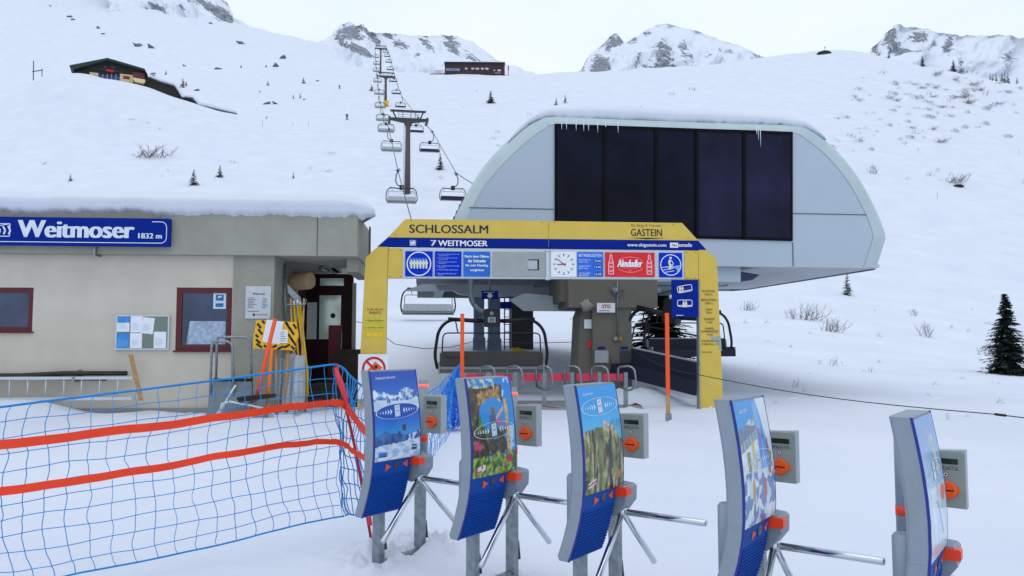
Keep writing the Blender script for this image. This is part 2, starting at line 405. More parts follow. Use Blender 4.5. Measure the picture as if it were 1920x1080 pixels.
def mountain(sky, base, Y0, Y1, patches, seed, amp=18, step=3.0, rows=70, jag=5.0, basem=-0.6):
    xs = np.arange(sky[0][0], sky[-1][0] + step, step)
    sx = [p[0] for p in sky]; sy = [p[1] for p in sky]
    vs = []; rk = []
    NR = rows + 8
    for j in range(NR + 1):
        for i, px in enumerate(xs):
            top = float(np.interp(px, sx, sy)) + jag * fbm(px * 0.05, seed, 0, 6) - jag * .6 * abs(fbm(px * .11, seed + 4, 0, 4))
            b = base if not callable(base) else base(px)
            if j <= rows:
                t = j / rows; row = b + (top - b) * t
                Y = Y0 + (Y1 - Y0) * t ** 1.3
                q = P(px, row, Y)
                n = fbm(px * 0.02, row * 0.02, seed, 6)
                rg = 1 - abs(fbm(px * 0.012 + 5, row * 0.02, seed + 9, 4))
                k = math.sin(math.pi * min(1, t)) ** 0.5 if t < 1 else 0
                q.y += (n * 1.6 + rg) * amp * 2.2 * k * (Y0 / 1500)
                q = Vector((q.x * 1.0, q.y, q.z + n * amp * 0.25 * k))
                v = basem
                for (cx, cy, rx, ry, ang, s) in patches:
                    ca, sa = math.cos(R(ang)), math.sin(R(ang)); dx, dy = px - cx, row - cy
                    u = (dx * ca + dy * sa) / rx; w_ = (-dx * sa + dy * ca) / ry
                    v = max(v, s * (1 - (u * u + w_ * w_) * 0.6))
                rk.append(max(-1.0, v))
            else:
                t = (j - rows) / 8; q = P(px, top, Y1); q.y += 260 * t; q.z -= 520 * t
                rk.append(-1.0)
            vs.append(q)
    nx = len(xs)
    mb = MB(); mb.add(vs, [(j * nx + i, j * nx + i + 1, (j + 1) * nx + i + 1, (j + 1) * nx + i) for j in range(NR) for i in range(nx - 1)], 0, True)
    o = mb.build('mountain', ROCK, fix=False)
    a = o.data.attributes.new('rock', 'FLOAT', 'POINT'); a.data.foreach_set('value', rk)
    tag(o, kind='structure'); return o
# middle crag half lost in cloud
mountain([(430, 120), (520, 96), (590, 84), (620, 68), (640, 46), (655, 40), (668, 52), (680, 44), (692, 62), (712, 60), (735, 64), (790, 68), (830, 66), (858, 68), (885, 78), (905, 92), (930, 112), (960, 124), (1040, 150)],
         190, 900, 1250, [(655, 58, 26, 17, -20, .72), (640, 74, 18, 8, 30, .6), (672, 88, 26, 9, 25, .62), (695, 62, 20, 8, 45, .6), (750, 78, 18, 7, 15, .5), (800, 78, 22, 8, 40, .56), (845, 78, 24, 14, 50, .58), (725, 62, 18, 6, 0, .5), (885, 103, 22, 6, 30, .5), (780, 96, 14, 4, 0, .35)], 3.1, jag=4)
# right-middle peak
mountain([(1060, 150), (1090, 132), (1105, 104), (1130, 84), (1145, 66), (1155, 62), (1172, 80), (1190, 70), (1210, 58), (1228, 48), (1250, 44), (1275, 52), (1310, 60), (1350, 76), (1390, 88), (1430, 108), (1500, 130), (1560, 140)],
         175, 1400, 1800, [(1128, 118, 20, 24, 20, .68), (1155, 74, 15, 9, 20, .66), (1143, 80, 7, 12, 0, .6), (1248, 98, 18, 28, -25, .62), (1285, 90, 11, 22, -25, .5), (1230, 120, 26, 12, 0, .52), (1275, 122, 20, 9, 20, .5), (1196, 110, 5, 13, 20, .5), (1188, 76, 11, 6, -20, .5), (1212, 60, 10, 5, 0, .45), (1095, 128, 7, 8, -40, .6), (1365, 95, 26, 8, 25, .36), (1335, 98, 14, 6, 30, .3), (1420, 107, 14, 5, 15, .45), (1180, 134, 40, 3, -3, .4)], 8.3, jag=3)
# far right peaks
mountain([(1600, 150), (1632, 92), (1650, 76), (1668, 56), (1682, 46), (1700, 52), (1740, 55), (1775, 66), (1820, 68), (1880, 66), (1925, 72), (2000, 60), (2200, 40)],
         190, 1300, 1600, [(1678, 62, 20, 12, 30, .68), (1700, 80, 38, 10, 35, .62), (1646, 86, 13, 9, 10, .66), (1730, 64, 16, 9, 10, .62), (1786, 80, 11, 16, 0, .62), (1760, 76, 9, 8, 0, .52), (1805, 112, 12, 9, 0, .48), (1822, 124, 10, 6, -20, .45), (1912, 100, 22, 14, -20, .5), (1720, 98, 26, 6, 25, .5)], 5.7, jag=3)
# rocky ribs standing out of the upper left slope
mountain([(200, -60), (250, -60), (300, -40), (350, -20), (405, -6), (425, 4), (434, 26), (438, 36), (470, 62), (520, 90)],
         lambda px: 64 + (px - 200) * 0.1, 700, 800, [(283, 5, 26, 8, 28, .66), (375, 2, 24, 9, 20, .6), (405, 18, 34, 12, 30, .72), (345, 12, 8, 5, 0, .4), (258, 6, 8, 5, 20, .5)], 1.7, amp=12, jag=3)

# ------------------------------------------------------------------ materials
YEL = mm('yellow_paint', 'd3b652', .55, var=.05, scale=3, bump=.05, spec=.3)
BLUE = mm('blue_sign', '052585', .6, var=.04, spec=.08)
BLUE2 = mm('bright_blue_sign', '0232bc', .6, var=.04, spec=.1)
LBLUE = mm('light_blue_sign', '1268cc', .45, var=.25, scale=1.4)
WHITE = mm('white_paint', 'e4e8ee', .5, var=.03)
OFFW = mm('cream_print', 'e2dfc4', .5, var=.03)
NAVY = mm('navy_print', '141643', .5, var=.03)
BLACK = mm('black_print', '15151a', .5, var=.1)
RED = mm('red_sign', 'd81a24', .4, var=.03)
DRED = mm('dark_red_print', 'a01a22', .5, var=.03)
GALV = mm('galvanised_steel', '8b949b', .42, metal=.75, var=.2, scale=18, dirt='5d666c', bump=.1, bscale=60)
ALU = mm('aluminium_frame', 'c3cbd2', .4, metal=.35, var=.06, scale=20)
SHELLW = mm('station_shell_paint', 'b4c2c6', .5, var=.05, scale=.8, dirt='9fafb4', spec=.3)
PANELW = mm('station_panel_paint', 'aebbc8', .5, var=.03, scale=.6, spec=.3)
SEAM = mm('dark_seam', '5a6268', .8)
DGLASS = mm('tinted_station_glass', '0d1122', .14, var=.8, scale=.5, spec=.10)  # strong colour noise paints faint reflections into the glass
DFRAME = mm('black_window_frame', '08080e', .5, spec=.1)
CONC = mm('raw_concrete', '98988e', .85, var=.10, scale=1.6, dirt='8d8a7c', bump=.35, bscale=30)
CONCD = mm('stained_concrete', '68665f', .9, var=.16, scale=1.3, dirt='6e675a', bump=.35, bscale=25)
CREAM = mm('cream_render', 'c9c2b5', .9, var=.045, scale=1.1, dirt='b5ae9f', bump=.4, bscale=90)
PLINTH = mm('grey_plinth', '8c8a83', .9, var=.1, bump=.3)
MAROON = mm('maroon_frame', '5a1220', .45, var=.08)
STEELG = mm('grey_steel', '6c757c', .5, metal=.4, var=.12, scale=4)
DSTEEL = mm('dark_steel', '3c3f44', .5, metal=.3, var=.15, scale=5)
BSTEEL = mm('blue_grey_steel', '6f8093', .5, metal=.3, var=.12, scale=3)
ORANGE = mm('orange_paint', 'ee581c', .5, var=.05)
ORANGE2 = mm('light_orange_paint', 'ee7a1e', .5, var=.05)
WOOD = mm('raw_wood', 'b08d5f', .8, var=.2, scale=14, bump=.2)
PAPER = mm('white_paper', 'e4e9f2', .7, var=.02)
INK = mm('grey_ink', '5f6a80', .7)

def lines(mb, x0, x1, z0, z1, y, n, mi, seed=0, h=.45, indent=0):
    rnd = random.Random(seed); dz = (z1 - z0) / n
    for i in range(n):
        a = x0 + (x1 - x0) * indent; b = x0 + (x1 - x0) * rnd.uniform(.6, 1.0)
        z = z1 - dz * (i + .5); k = a
        while k < b:
            e = min(b, k + (x1 - x0) * rnd.uniform(.08, .22)); mb.rect(k, e, z - dz * h / 2, z + dz * h / 2, y, mi); k = e + (x1 - x0) * .025

# ------------------------------------------------------------------ lift station
SP = Plane(1245, 21.5, 6.5)
st = SP.root('lift_station', label='big white chairlift station with rounded hood, black glass front and snow on its roof', cat='lift station')
outer = [(838, 500), (843, 450), (852, 410), (868, 376), (885, 345), (905, 313), (933, 281), (957, 257), (984, 235), (1008, 223), (1035, 218),
         (1150, 223), (1270, 228), (1390, 232), (1490, 236), (1516, 243), (1540, 258), (1566, 280), (1590, 307), (1614, 341), (1634, 378), (1650, 412), (1659, 438), (1660, 450), (1642, 500)]
inner = [(866, 500), (868, 450), (876, 411), (888, 384), (905, 353), (929, 323), (957, 293), (984, 268), (1010, 248), (1024, 240), (1040, 233),
         (1150, 237), (1270, 240), (1390, 243), (1486, 248), (1512, 261), (1530, 274), (1549, 290), (1576, 320), (1600, 355), (1620, 392), (1633, 423), (1638, 440), (1637, 450), (1620, 500)]
def fine(l):
    v = [Vector((a, b, 0)) for a, b in l]; r_ = [l[0]]
    for i in range(len(v) - 1):
        if i == 0: r_.append(l[1]); continue
        p0 = v[i - 1] if i > 1 else v[i]; p1 = v[i]; p2 = v[i + 1]; p3 = v[min(i + 2, len(v) - 1)]
        if i >= len(v) - 2: r_.append(l[-1]); continue
        if i + 2 == len(v) - 1: p3 = p2
        for k in (1, 2, 3):
            f = k / 3; q_ = p1 + (p2 - p0) * .5 * f + (p0 * 2 - p1 * 5 + p2 * 4 - p3) * .5 * f * f + (p1 * 3 - p0 - p2 * 3 + p3) * .5 * f ** 3; r_.append((q_.x, q_.y))
    return r_
O_ = SP.poly(outer, .55); O = SP.poly(fine(outer), .55); I = SP.poly(fine(inner), 0)
zb = (O[0][1] + O[-1][1] + I[0][1] + I[-1][1]) / 4
O[0] = (O[0][0], zb); O[-1] = (O[-1][0], zb); I[0] = (I[0][0], zb); I[-1] = (I[-1][0], zb)
n = len(O)
mb = MB()
Om = [((a[0] * .5 + b[0] * .5) * 1.0, a[1] * .5 + b[1] * .5) for a, b in zip(O, I)]
rings = [([(x, 0.02, z) for x, z in I]), [(x, .12, z + .04) for x, z in Om], [(x, .38, z) for x, z in [(o[0] * .85 + i[0] * .15, o[1] * .85 + i[1] * .15) for o, i in zip(O, I)]],
         [(x, .7, z) for x, z in O], [(x, 5, z) for x, z in O], [(x, 9.6, z) for x, z in O], [(x * .9 + .3, 10.4, z * .93 + zb * .07) for x, z in O]]
vs = [p for r_ in rings for p in r_]
mb.add(vs, [(k * n + i, k * n + i + 1, (k + 1) * n + i + 1, (k + 1) * n + i) for k in range(len(rings) - 1) for i in range(n - 1)], 0, True)
mb.add(rings[-1], [list(range(n))], 0)
mb.build('roof_shell', SHELLW, st, fix=False)
# front panel with the window opening left free below the glass
mb = MB(); mb.prism(I, .03, .10); mb.build('front_panel', PANELW, st)
mb = MB()
for a, b in [((880, 389), (1038, 390)), ((1488, 400), (1626, 405))]:
    p = SP.uv(*a); q = SP.uv(*b); mb.box(p[0], q[0], .018, .04, p[1] - .012, p[1] + .012)
p = SP.uv(1487, 455); q = SP.uv(1487, 499); mb.box(p[0] - .012, p[0] + .012, .016, .04, q[1], p[1])
mb.build('panel_seam', SEAM, st)
gx = [1042, 1133, 1229, 1305, 1394, 1484]
def gtop(x): return 232 + (x - 1040) * .0345
def gbot(x): return 440 + (x - 1040) * .027
G = SP.poly([(1040, gtop(1040)), (1486, gtop(1486)), (1486, gbot(1486)), (1040, gbot(1040))])
wn = MB(); wn.prism(G, -.02, .028); wn = wn.build('window', DFRAME, st)
for i in range(5):
    a, b = gx[i], gx[i + 1]
    q = SP.poly([(a + 3, gtop(a) + 7), (b - 3, gtop(b) + 7), (b - 3, gbot(b) - 5), (a + 3, gbot(a) - 5)])
    m_ = MB(); m_.prism(q, -.028 - .006 * (i % 2), -.021); m_.build('pane', DGLASS if i < 3 else mm('painted_reflection_glass', '1b1a32', .14, var=.9, scale=.45, spec=.12), wn)  # right-hand panes: reflections and purple glow painted into a lighter colour
    if i:
        q = SP.poly([(a - 3, gtop(a) + 4), (a + 3, gtop(a) + 4), (a + 3, gbot(a) - 3), (a - 3, gbot(a) - 3)])
        m_ = MB(); m_.prism(q, -.075, -.0225); m_.build('mullion', DFRAME, wn)
# underside, girders, plates
mb = MB(); xl = O[0][0] + .05; xr = O[-1][0] - .05
mb.box(xl + .1, xr - .1, .12, 9.5, zb + .02, zb + .12); mb.build('underside', mm('station_underside', 'b7bec4', .6, var=.1, scale=1), st)
mb = MB(); a = SP.uv(748, 524, 6)[0]; b = SP.uv(1250, 524, 3)[0]
for y in (1.6, 4.6, 8.8): mb.box(a + .6, b + 1.4, y, y + .35, zb - .42, zb + .01)
for x in (a + 1.2, (a + b) / 2, b + .4): mb.box(x, x + .3, 2, 8.8, zb - .41, zb - .01)
mb.build('underframe', STEELG, st)
x0, x1, z0, z1 = SP.box(1312, 502, 1389, 529, .25)
mb = MB(); mb.bbox(x0 - 1.6, x1, .25, 9, z0, zb + .01, .02); mb.build('floor_box', PANELW, st)
p = SP.uv(1388, 509, .3); q = SP.uv(1424, 513, .3); r_ = SP.uv(1388, 528, .3)
mb = MB(); mb.prism([(p[0], r_[1]), (q[0] - .2, r_[1] + .05), (q[0], q[1] - .03), (p[0], p[1])], .3, 8); mb.build('guide_rail', mm('dark_blue_steel', '1d2b4a', .4), st)
# pale tilted plates under the hood
mb = MB()
A = [SP.uv(*c, 1.2) for c in [(985, 549), (1040, 556), (1078, 560), (1095, 584), (982, 583), (955, 562)]]
mb.prism(A, 1.2, 1.26)
A2 = [SP.uv(*c, 3.0) for c in [(758, 545), (800, 530), (905, 526), (1240, 527), (1240, 548), (905, 556), (862, 552), (850, 545)]]
mb.prism(A2, 3.0, 3.3)
mb.build('cover_plate', mm('pale_cover_plate', 'b9c3ca', .5, var=.08, scale=2), st)
# louvred strips low on the left flank
mb = MB(); x = O_[2][0]
for k in range(7):
    z = O_[1][1] + .12 + k * .17; xx = float(np.interp(z, [O_[i][1] for i in range(5)], [O_[i][0] for i in range(5)]))
    mb.box(xx - .03, xx + .1, .9, 9.4, z, z + .07)
mb.build('side_louvre', mm('louvre_dark', '3c444c', .6), st)
# concrete head and column
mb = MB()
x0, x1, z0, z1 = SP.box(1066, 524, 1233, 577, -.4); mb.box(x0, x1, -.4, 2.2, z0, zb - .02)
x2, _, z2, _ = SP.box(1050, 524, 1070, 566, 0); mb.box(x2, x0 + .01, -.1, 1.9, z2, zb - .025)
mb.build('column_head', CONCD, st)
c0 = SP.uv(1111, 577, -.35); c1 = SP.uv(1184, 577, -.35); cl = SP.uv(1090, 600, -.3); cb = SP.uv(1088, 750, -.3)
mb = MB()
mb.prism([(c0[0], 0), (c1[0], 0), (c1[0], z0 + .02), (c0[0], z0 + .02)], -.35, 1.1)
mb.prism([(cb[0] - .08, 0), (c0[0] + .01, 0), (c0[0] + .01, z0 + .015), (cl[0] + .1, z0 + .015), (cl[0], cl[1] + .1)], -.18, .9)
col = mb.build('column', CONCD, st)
def plate(x0, y0, x1, y1, off, m, name='sign_plate', parent=None, th=.02, pl=SP):
    a = pl.box(x0, y0, x1, y1, off); q = MB(); q.bbox(a[0], a[1], off - th, off, a[2], a[3], .004)
    return q.build(name, m, parent or st), a
s1, a = plate(1119, 568, 1153, 586, -.42, WHITE)
q = MB(); text(q, 'STG', a[0] + .13, a[1] - .12, a[2] + .11, a[3] - .04, -.444, 0, .08, .2); lines(q, a[0] + .06, a[1] - .04, a[2] + .02, a[2] + .07, -.444, 1, 1, 3); q.build('lettering', [DRED, INK], s1)
plate(1095, 599, 1111, 616, -.2, PAPER, 'notice')
plate(1114, 657, 1139, 680, -.38, mm('grey_box_paint', '9aa0a6', .5), 'switch_box', th=.12)
plate(1163, 657, 1184, 680, -.37, DSTEEL, 'vent_grille')
plate(1121, 650, 1134, 654, -.37, BLUE, 'small_sign'); plate(1164, 650, 1177, 654, -.37, BLUE, 'small_sign')
plate(1102, 640, 1118, 652, -.2, RED, 'red_marker', th=.03)
q = MB()
z_ = SP.uv(1157, 540, -.4)
q.tube([(z_[0], -.43, SP.uv(1157, 527, -.4)[1]), (z_[0], -.43, SP.uv(1157, 577, -.4)[1]), (z_[0], -.39, SP.uv(1157, 580, -.4)[1]), (z_[0], -.39, SP.uv(1157, 630, -.4)[1])], .018)
u = SP.uv(1151, 543, -.4); q.tube([(u[0], -.5, u[1] + .05), (u[0] + .02, -.44, u[1] - .1)], .09, 10)
u = SP.uv(1164, 549, -.4); q.tube([(u[0] + .1 * math.cos(i * .5), -.42, u[1] + .1 * math.sin(i * .5)) for i in range(13)], .012, 5)
q.build('conduit', GALV, st)
for px, m_ in ((1153, GALV), (1162, mm('brass_knob', '9a7430', .4, metal=.5))):
    u = SP.uv(px, 635, -.37); q = MB(); q.tube([(u[0], -.37, u[1]), (u[0], -.46, u[1])], .055, 12); q.build('knob', m_, st)
u = SP.uv(1098, 573, -.3); q = MB(); q.blob((u[0], -.35, u[1]), .17, .15, .16, 7, 3, .4); q.build('snow_lump_on_bracket', mm('grimy_lamp', '8d8f88', .8), st)
# rear mast, posts, ladder of the station
def ground_at(pl, s, off):
    x = pl.p.x + s * pl.e.x + off * pl.n.x; y = pl.p.y + s * pl.e.y + off * pl.n.y
    return terrain(x, y)
a = SP.box(959, 560, 1000, 683, 9.5); mb = MB(); mb.bbox(a[0], a[1], 9.5, 10.4, ground_at(SP, a[0], 9.5) - .3, zb + .02, .03); mb.build('rear_column', DSTEEL, st)
for x0, x1 in ((889, 908), (916, 938)):
    a = SP.box(x0, 540, x1, 645, 8.5); mb = MB(); zg = ground_at(SP, a[0], 8.5) - .3
    mb.bbox(a[0], a[1], 8.5, 8.85, zg, zb + .02, .02)
    mb.box(a[0] - .04, a[1] + .04, 8.45, 8.5, zg + .25, zg + .75)
    for k in (-.1, 0, .1): mb.tube([((a[0] + a[1]) / 2 + k, 8.44, zg + .5), ((a[0] + a[1]) / 2 + k, 8.40, zg + .5)], .03, 6)
    mb.build('support_post', BSTEEL, st)
mb = MB(); a = SP.box(946, 545, 957, 665, 9.0); zg = ground_at(SP, a[0], 9)
for x in (a[0], a[1]): mb.tube([(x, 9, zg - .2), (x, 9, zb)], .025)
z = zg + .1
while z < zb: mb.tube([(a[0], 9, z), (a[1], 9, z)], .016, 6); z += .28
mb.build('ladder', GALV, st)
s2, a = plate(903, 545, 934, 561, 1.2, BLUE)
q = MB(); cx = (a[0] + a[1]) / 2; cz = (a[2] + a[3]) / 2 - .02
q.flat([(cx - .05, cz + .06), (cx - .05, cz), (cx - .1, cz), (cx, cz - .08), (cx + .1, cz), (cx + .05, cz), (cx + .05, cz + .06)], 1.176); lines(q, a[0] + .05, a[1] - .05, a[3] - .06, a[3] - .03, 1.176, 1, 0, 5); q.build('arrow', OFFW, s2)
plate(938, 566, 959, 579, 2.4, BLUE)
u = SP.uv(918, 545, 1.2); q = MB(); q.tube([(u[0], 1.25, u[1]), (u[0], 1.25, zb)], .03); q.build('sign_hanger', GALV, st)
# snow on the roof
def snowcap(parent, x0, x1, prof, zfn, seed, name='snow_cap', nx=90, end=.35, jag=.05, yb=0, lump=.1, cut=0):
    m_ = MB(); L = x1 - x0
    def fn(u, v):
        x = x0 + L * u
        k = min(1, min(u, 1 - u) * L / end); k = math.sqrt(max(0, 1 - (1 - k) ** 2))
        i = v * (len(prof) - 1); a_ = min(int(i), len(prof) - 2); t = i - a_
        y = prof[a_][0] * (1 - t) + prof[a_ + 1][0] * t; z = prof[a_][1] * (1 - t) + prof[a_ + 1][1] * t
        nz = 1 + lump * fbm(x * .8, seed, 0, 3)
        if cut: x = min(x, x1 - cut * smooth01((y - 2.2) / .7))
        low = jag * (.9 * fbm(x * .9, seed + 2, 0, 3) + .45 * fbm(x * 5.5, seed + 6, 0, 4)) * (1.6 - v * 3 if v < .5 else 0)
        low *= min(1, k * 1.3); sink = .14 * (1 - k) * (end > 1)
        return (x, yb + y * (1 if y > .5 else nz * (.4 + .6 * k)) + sink, zfn(x) + z * k * nz + low - sink)
    m_.grid(fn, nx, 18); return m_.build(name, SNOW, parent, fix=False)
def topz(x): return float(np.interp(x, [p[0] for p in O], [p[1] for p in O]))
snowcap(st, O_[7][0] - .1, O_[16][0], [(.68, -.14), (.44, -.13), (.28, -.02), (.26, .15), (.40, .32), (.8, .44), (2.0, .52), (9.8, .55)], topz, 4.2, nx=170, end=3.2, jag=.10, lump=.06)
rnd = random.Random(5)
for px in (1051, 1078, 1101, 1118, 1133, 1156, 1414, 1417, 1421, 1060, 1092):
    u = SP.uv(px, 234 + (px - 1040) * .0345, .1); L = rnd.uniform(.05, .22) * (2.2 if px > 1400 else 1)
    mb = MB(); mb.tube([(u[0], -.06, u[1] + .12), (u[0] + .002, -.06, u[1] - L * .4), (u[0] + .005, -.06, u[1] - L)], [.016, .009, .002], 5); mb.build('icicle', mm('ice', 'd6e4f2', .1, spec=.6), st)

# ------------------------------------------------------------------ entrance portal
PP = Plane(700, 17.8, 4)
po = PP.root('entrance_portal', label='yellow and blue entrance portal reading SCHLOSSALM 7 WEITMOSER in front of the station', cat='portal')
def pz(pts, off=0.0):
    return [(a, max(b, -.06)) for a, b in PP.poly(pts, off)]
TH = .16
mb = MB(); mb.prism(pz([(669, 800), (685.5, 483), (708, 462.5), (727.5, 463), (721, 800)]), 0, TH); mb.build('pillar', YEL, po)
mb = MB(); mb.prism(pz([(1312, 800), (1310, 468.5), (1324.5, 468.8), (1344.5, 488), (1357, 800)]), 0, TH); pr = mb.build('pillar', YEL, po)
mb = MB(); mb.prism(pz([(727, 445), (760, 410.5), (1279, 418), (1309, 451)]), 0, TH); he = mb.build('header_panel', YEL, po)
mb = MB(); mb.prism(pz([(708, 462), (727, 445.4), (1309, 451.4), (1324.5, 468.3)]), -.004, TH); be = mb.build('blue_band', BLUE, po)
mb = MB(); mb.prism(pz([(728.5, 464.5), (755.5, 465), (755.5, 521.5), (727, 521.5)]), .003, TH - .01); mb.build('corner_panel', YEL, po)
mb = MB(); mb.prism(pz([(1283.5, 470), (1309.5, 470), (1309.7, 524), (1283.5, 524)]), .003, TH - .01); mb.build('corner_panel', YEL, po)
mb = MB(); mb.prism(pz([(1309.2, 524), (1311.5, 524), (1313, 800), (1310.8, 800)]), -.02, TH - .005); mb.build('post', GALV, po)
# rear frame posts holding the portal
t_ = lambda x0, x1, y0, y1: PP.box(x0, y0, x1, y1)
q = MB(); b_ = t_(768, 915, 421, 438); text(q, 'SCHLOSSALM', b_[0], b_[1], b_[2], b_[3], -.004, 0, .04)
b_ = t_(1183, 1241, 429, 443); text(q, 'GASTEIN', b_[0], b_[1], b_[2], b_[3], -.004, 1, .02)
b_ = t_(1183, 1241, 420, 427); text(q, 'Ski. Berge & Thermen.', b_[0], b_[1], b_[2], b_[3], -.004, 2)
a1 = PP.uv(1176, 446); a2 = PP.uv(1250, 446.5); q.flat([a1, ((a1[0] + a2[0]) / 2, a1[1] - .025), a2, ((a1[0] + a2[0]) / 2, a1[1] + .008)], -.004, 1)
q.build('lettering', [NAVY, BLACK, mm('brown_print', '6b5a20', .6)], he)
for px in (1028.5,):
    a1 = PP.uv(px, 415); a2 = PP.uv(px, 463); q = MB(); q.rect(a1[0] - .004, a1[0] + .004, a2[1], a1[1], -.0065); q.build('panel_joint', mm('joint_grime', '9a8438', .8), he)
for px, py in ((742, 440), (770, 414), (1016, 417), (1040, 417), (1262, 421), (1290, 446), (731, 469), (751, 469), (731, 518), (751, 518), (1288, 473), (1304, 473), (1288, 521), (1304, 521)):
    a1 = PP.uv(px, py); q = MB(); q.disc(a1[0], a1[1], .012, -.0055, 0, 8); q.build('bolt', mm('bolt_dark', '5a4f2a', .6), po)
q = MB(); b_ = t_(808, 818, 450.5, 461); text(q, '7', b_[0], b_[1], b_[2], b_[3], -.008, 0, .06)
b_ = t_(822, 914, 450.5, 462); text(q, 'WEITMOSER', b_[0], b_[1], b_[2], b_[3], -.008, 0, .06)
b_ = t_(1176, 1249, 456, 464.5); text(q, 'www.skigastein.com', b_[0], b_[1], b_[2], b_[3], -.008, 0, .04)
b_ = t_(1272, 1297, 455.5, 463); text(q, 'amade', b_[0], b_[1], b_[2], b_[3], -.008, 0, .03)
b_ = t_(1256, 1271.5, 455, 464.5); q.rect(*b_, -.0075, 0); text(q, 'Ski', b_[0] + .04, b_[1] - .03, b_[2] + .03, b_[3] - .03, -.011, 1, .02)
b_ = t_(768, 780, 450, 461); q.rect(*b_, -.0075, 2)
w_ = (b_[1] - b_[0]); q.flat([(b_[0] + .02, b_[2] + .02), (b_[1] - .02, b_[2] + .05), (b_[1] - .03, b_[3] - .02), (b_[0] + .03, b_[3] - .05)], -.010, 3)
q.build('lettering', [WHITE, BLACK, mm('pale_blue_print', '7f9cd6', .5), OFFW], be)
# sign row
fr = MB(); fo = PP.poly([(755.5, 464.8), (1283, 470.2), (1283, 524), (755.5, 521.5)]); fr.prism(fo, .01, TH + .02); fr = fr.build('sign_frame', ALU, po)
def signbox(x0, x1, m_, y0=None, y1=None):
    k = (x0 - 755) / 528
    y0 = 471 + 3 * k if y0 is None else y0; y1 = 518.3 + 2 * k if y1 is None else y1
    a = PP.box(x0, y0, x1, y1); q = MB(); q.bbox(a[0], a[1], -.02, .012, a[2], a[3], .003)
    return q.build('sign_panel', m_, fr), a
YS_ = -.024
s_, a = signbox(760, 811, BLUE2); cx, cz = (a[0] + a[1]) / 2, (a[2] + a[3]) / 2; q = MB()
q.disc(cx, cz, .275, YS_, 0, 40, .25)
for i in range(6):
    x = cx - .168 + i * .0675
    q.flat([(x - .035 - .02, cz + .1), (x - .02, cz + .14), (x + .02, cz + .09), (x - .01, cz - .08), (x - .05, cz - .08)], YS_, 1)
    q.disc(x, cz + .075, .017, YS_ - .003, 2, 10)
    q.flat([(x - .016, cz - .11), (x + .016, cz - .11), (x + .018, cz - .02), (x + .032, cz), (x + .03, cz + .045), (x + .012, cz + .056), (x - .012, cz + .056), (x - .03, cz + .045), (x - .032, cz), (x - .018, cz - .02)], YS_ - .003, 2)
q.build('pictogram', [WHITE, mm('mid_blue_print', '3f7fd0', .5), OFFW], s_)
s_, a = signbox(815.5, 865, BLUE2); q = MB(); H_ = a[3] - a[2]
for i, (t, k) in enumerate((('1. Die Schrankenoeffnung abwarten und', 2), ('2. Den Anweisungen des Personals', 2), ('3. Gegenstaendiges Einsteigen ist', 2), ('4. Ski und Rucksack Kontrolle', 2), ('5. Sicherheit schliessen', 1), ('6. Benutzen des Sitzes nur', 2))):
    z = a[3] - .05 - i * H_ * .155
    text(q, t, a[0] + .04, a[1] - .05 - .03 * (i % 3), z - .028, z, YS_, 0, .01)
    if k == 2: text(q, 'regelmaessig moeglich'[:14 + i], a[0] + .08, a[0] + .32 - .03 * i, z - .062, z - .037, YS_, 0, .01)
q.build('lettering', mm('soft_white_print', 'b7c9f2', .5), s_)
s_, a = signbox(869, 919, LBLUE); q = MB(); H_ = a[3] - a[2]
for i, (t, k) in enumerate((('Nach dem Öffnen', .9), ('der Schranke', .66), ('bis zum Einstieg', .84), ('vorgleiten', .52))):
    z = a[3] - .07 - i * H_ * .19; c = (a[0] + a[1]) / 2; hw = (a[1] - a[0]) / 2 * k
    text(q, t, c - hw, c + hw, z - .066, z, YS_, 0, .08)
q.build('lettering', WHITE, s_)
s_, a = signbox(923.5, 1022, mm('bare_sheet_metal', '9ea3a4', .55, metal=.2, var=.1, scale=3), 472, 519)
x0, x1, z0, z1 = PP.box(990, 486.5, 1010.5, 507); q = MB(); q.rect(x0, x1, z0, z1, YS_, 1); q.rect(x0, x1 - .04, z0 + .02, z1 - .025, YS_ - .003, 0); q.build('slot', [mm('pale_panel', 'aeb6bd', .5), BLACK], s_)
q = MB(); x0, x1, z0, z1 = PP.box(1023.5, 471, 1029, 523); q.box(x0, x1, -.03, .012, z0 - .03, z1 + .03)
for zz in (z0 - .01, z1 + .01): q.tube([(x0 - .02, -.035, zz), (x1 + .04, -.035, zz)], .018, 6)
q.build('frame_joint', ALU, fr)
# clock
s_, a = signbox(1033, 1080.5, WHITE, 472, 519); cx, cz = (a[0] + a[1]) / 2, (a[2] + a[3]) / 2; q = MB()
for k in range(60):
    t = math.pi * k / 30; q.disc(cx + .235 * math.sin(t), cz + .235 * math.cos(t), .004, YS_, 1, 5)
for k in range(12):
    t = math.pi * k / 6; d = Vector((math.sin(t), math.cos(t))); p_ = Vector((d.y, -d.x)) * .008
    A = Vector((cx, cz)) + d * .185; B = Vector((cx, cz)) + d * .24
    q.flat([tuple(A - p_), tuple(A + p_), tuple(B + p_), tuple(B - p_)], YS_ - .002, 0)
q.build('clock_dial', [BLACK, DRED], s_)
for t, L, w_ in ((-52, .215, .009), (-94, .15, .013)):
    d = Vector((math.sin(R(t)), math.cos(R(t)))); p_ = Vector((d.y, -d.x)) * w_; C = Vector((cx, cz)); q = MB()
    A = C - d * .05; B = C + d * L; q.flat([tuple(A - p_), tuple(A + p_), tuple(B + p_ * .7), tuple(B - p_ * .7)], YS_ - .006 - w_ * .3); q.build('clock_hand', DRED, s_)
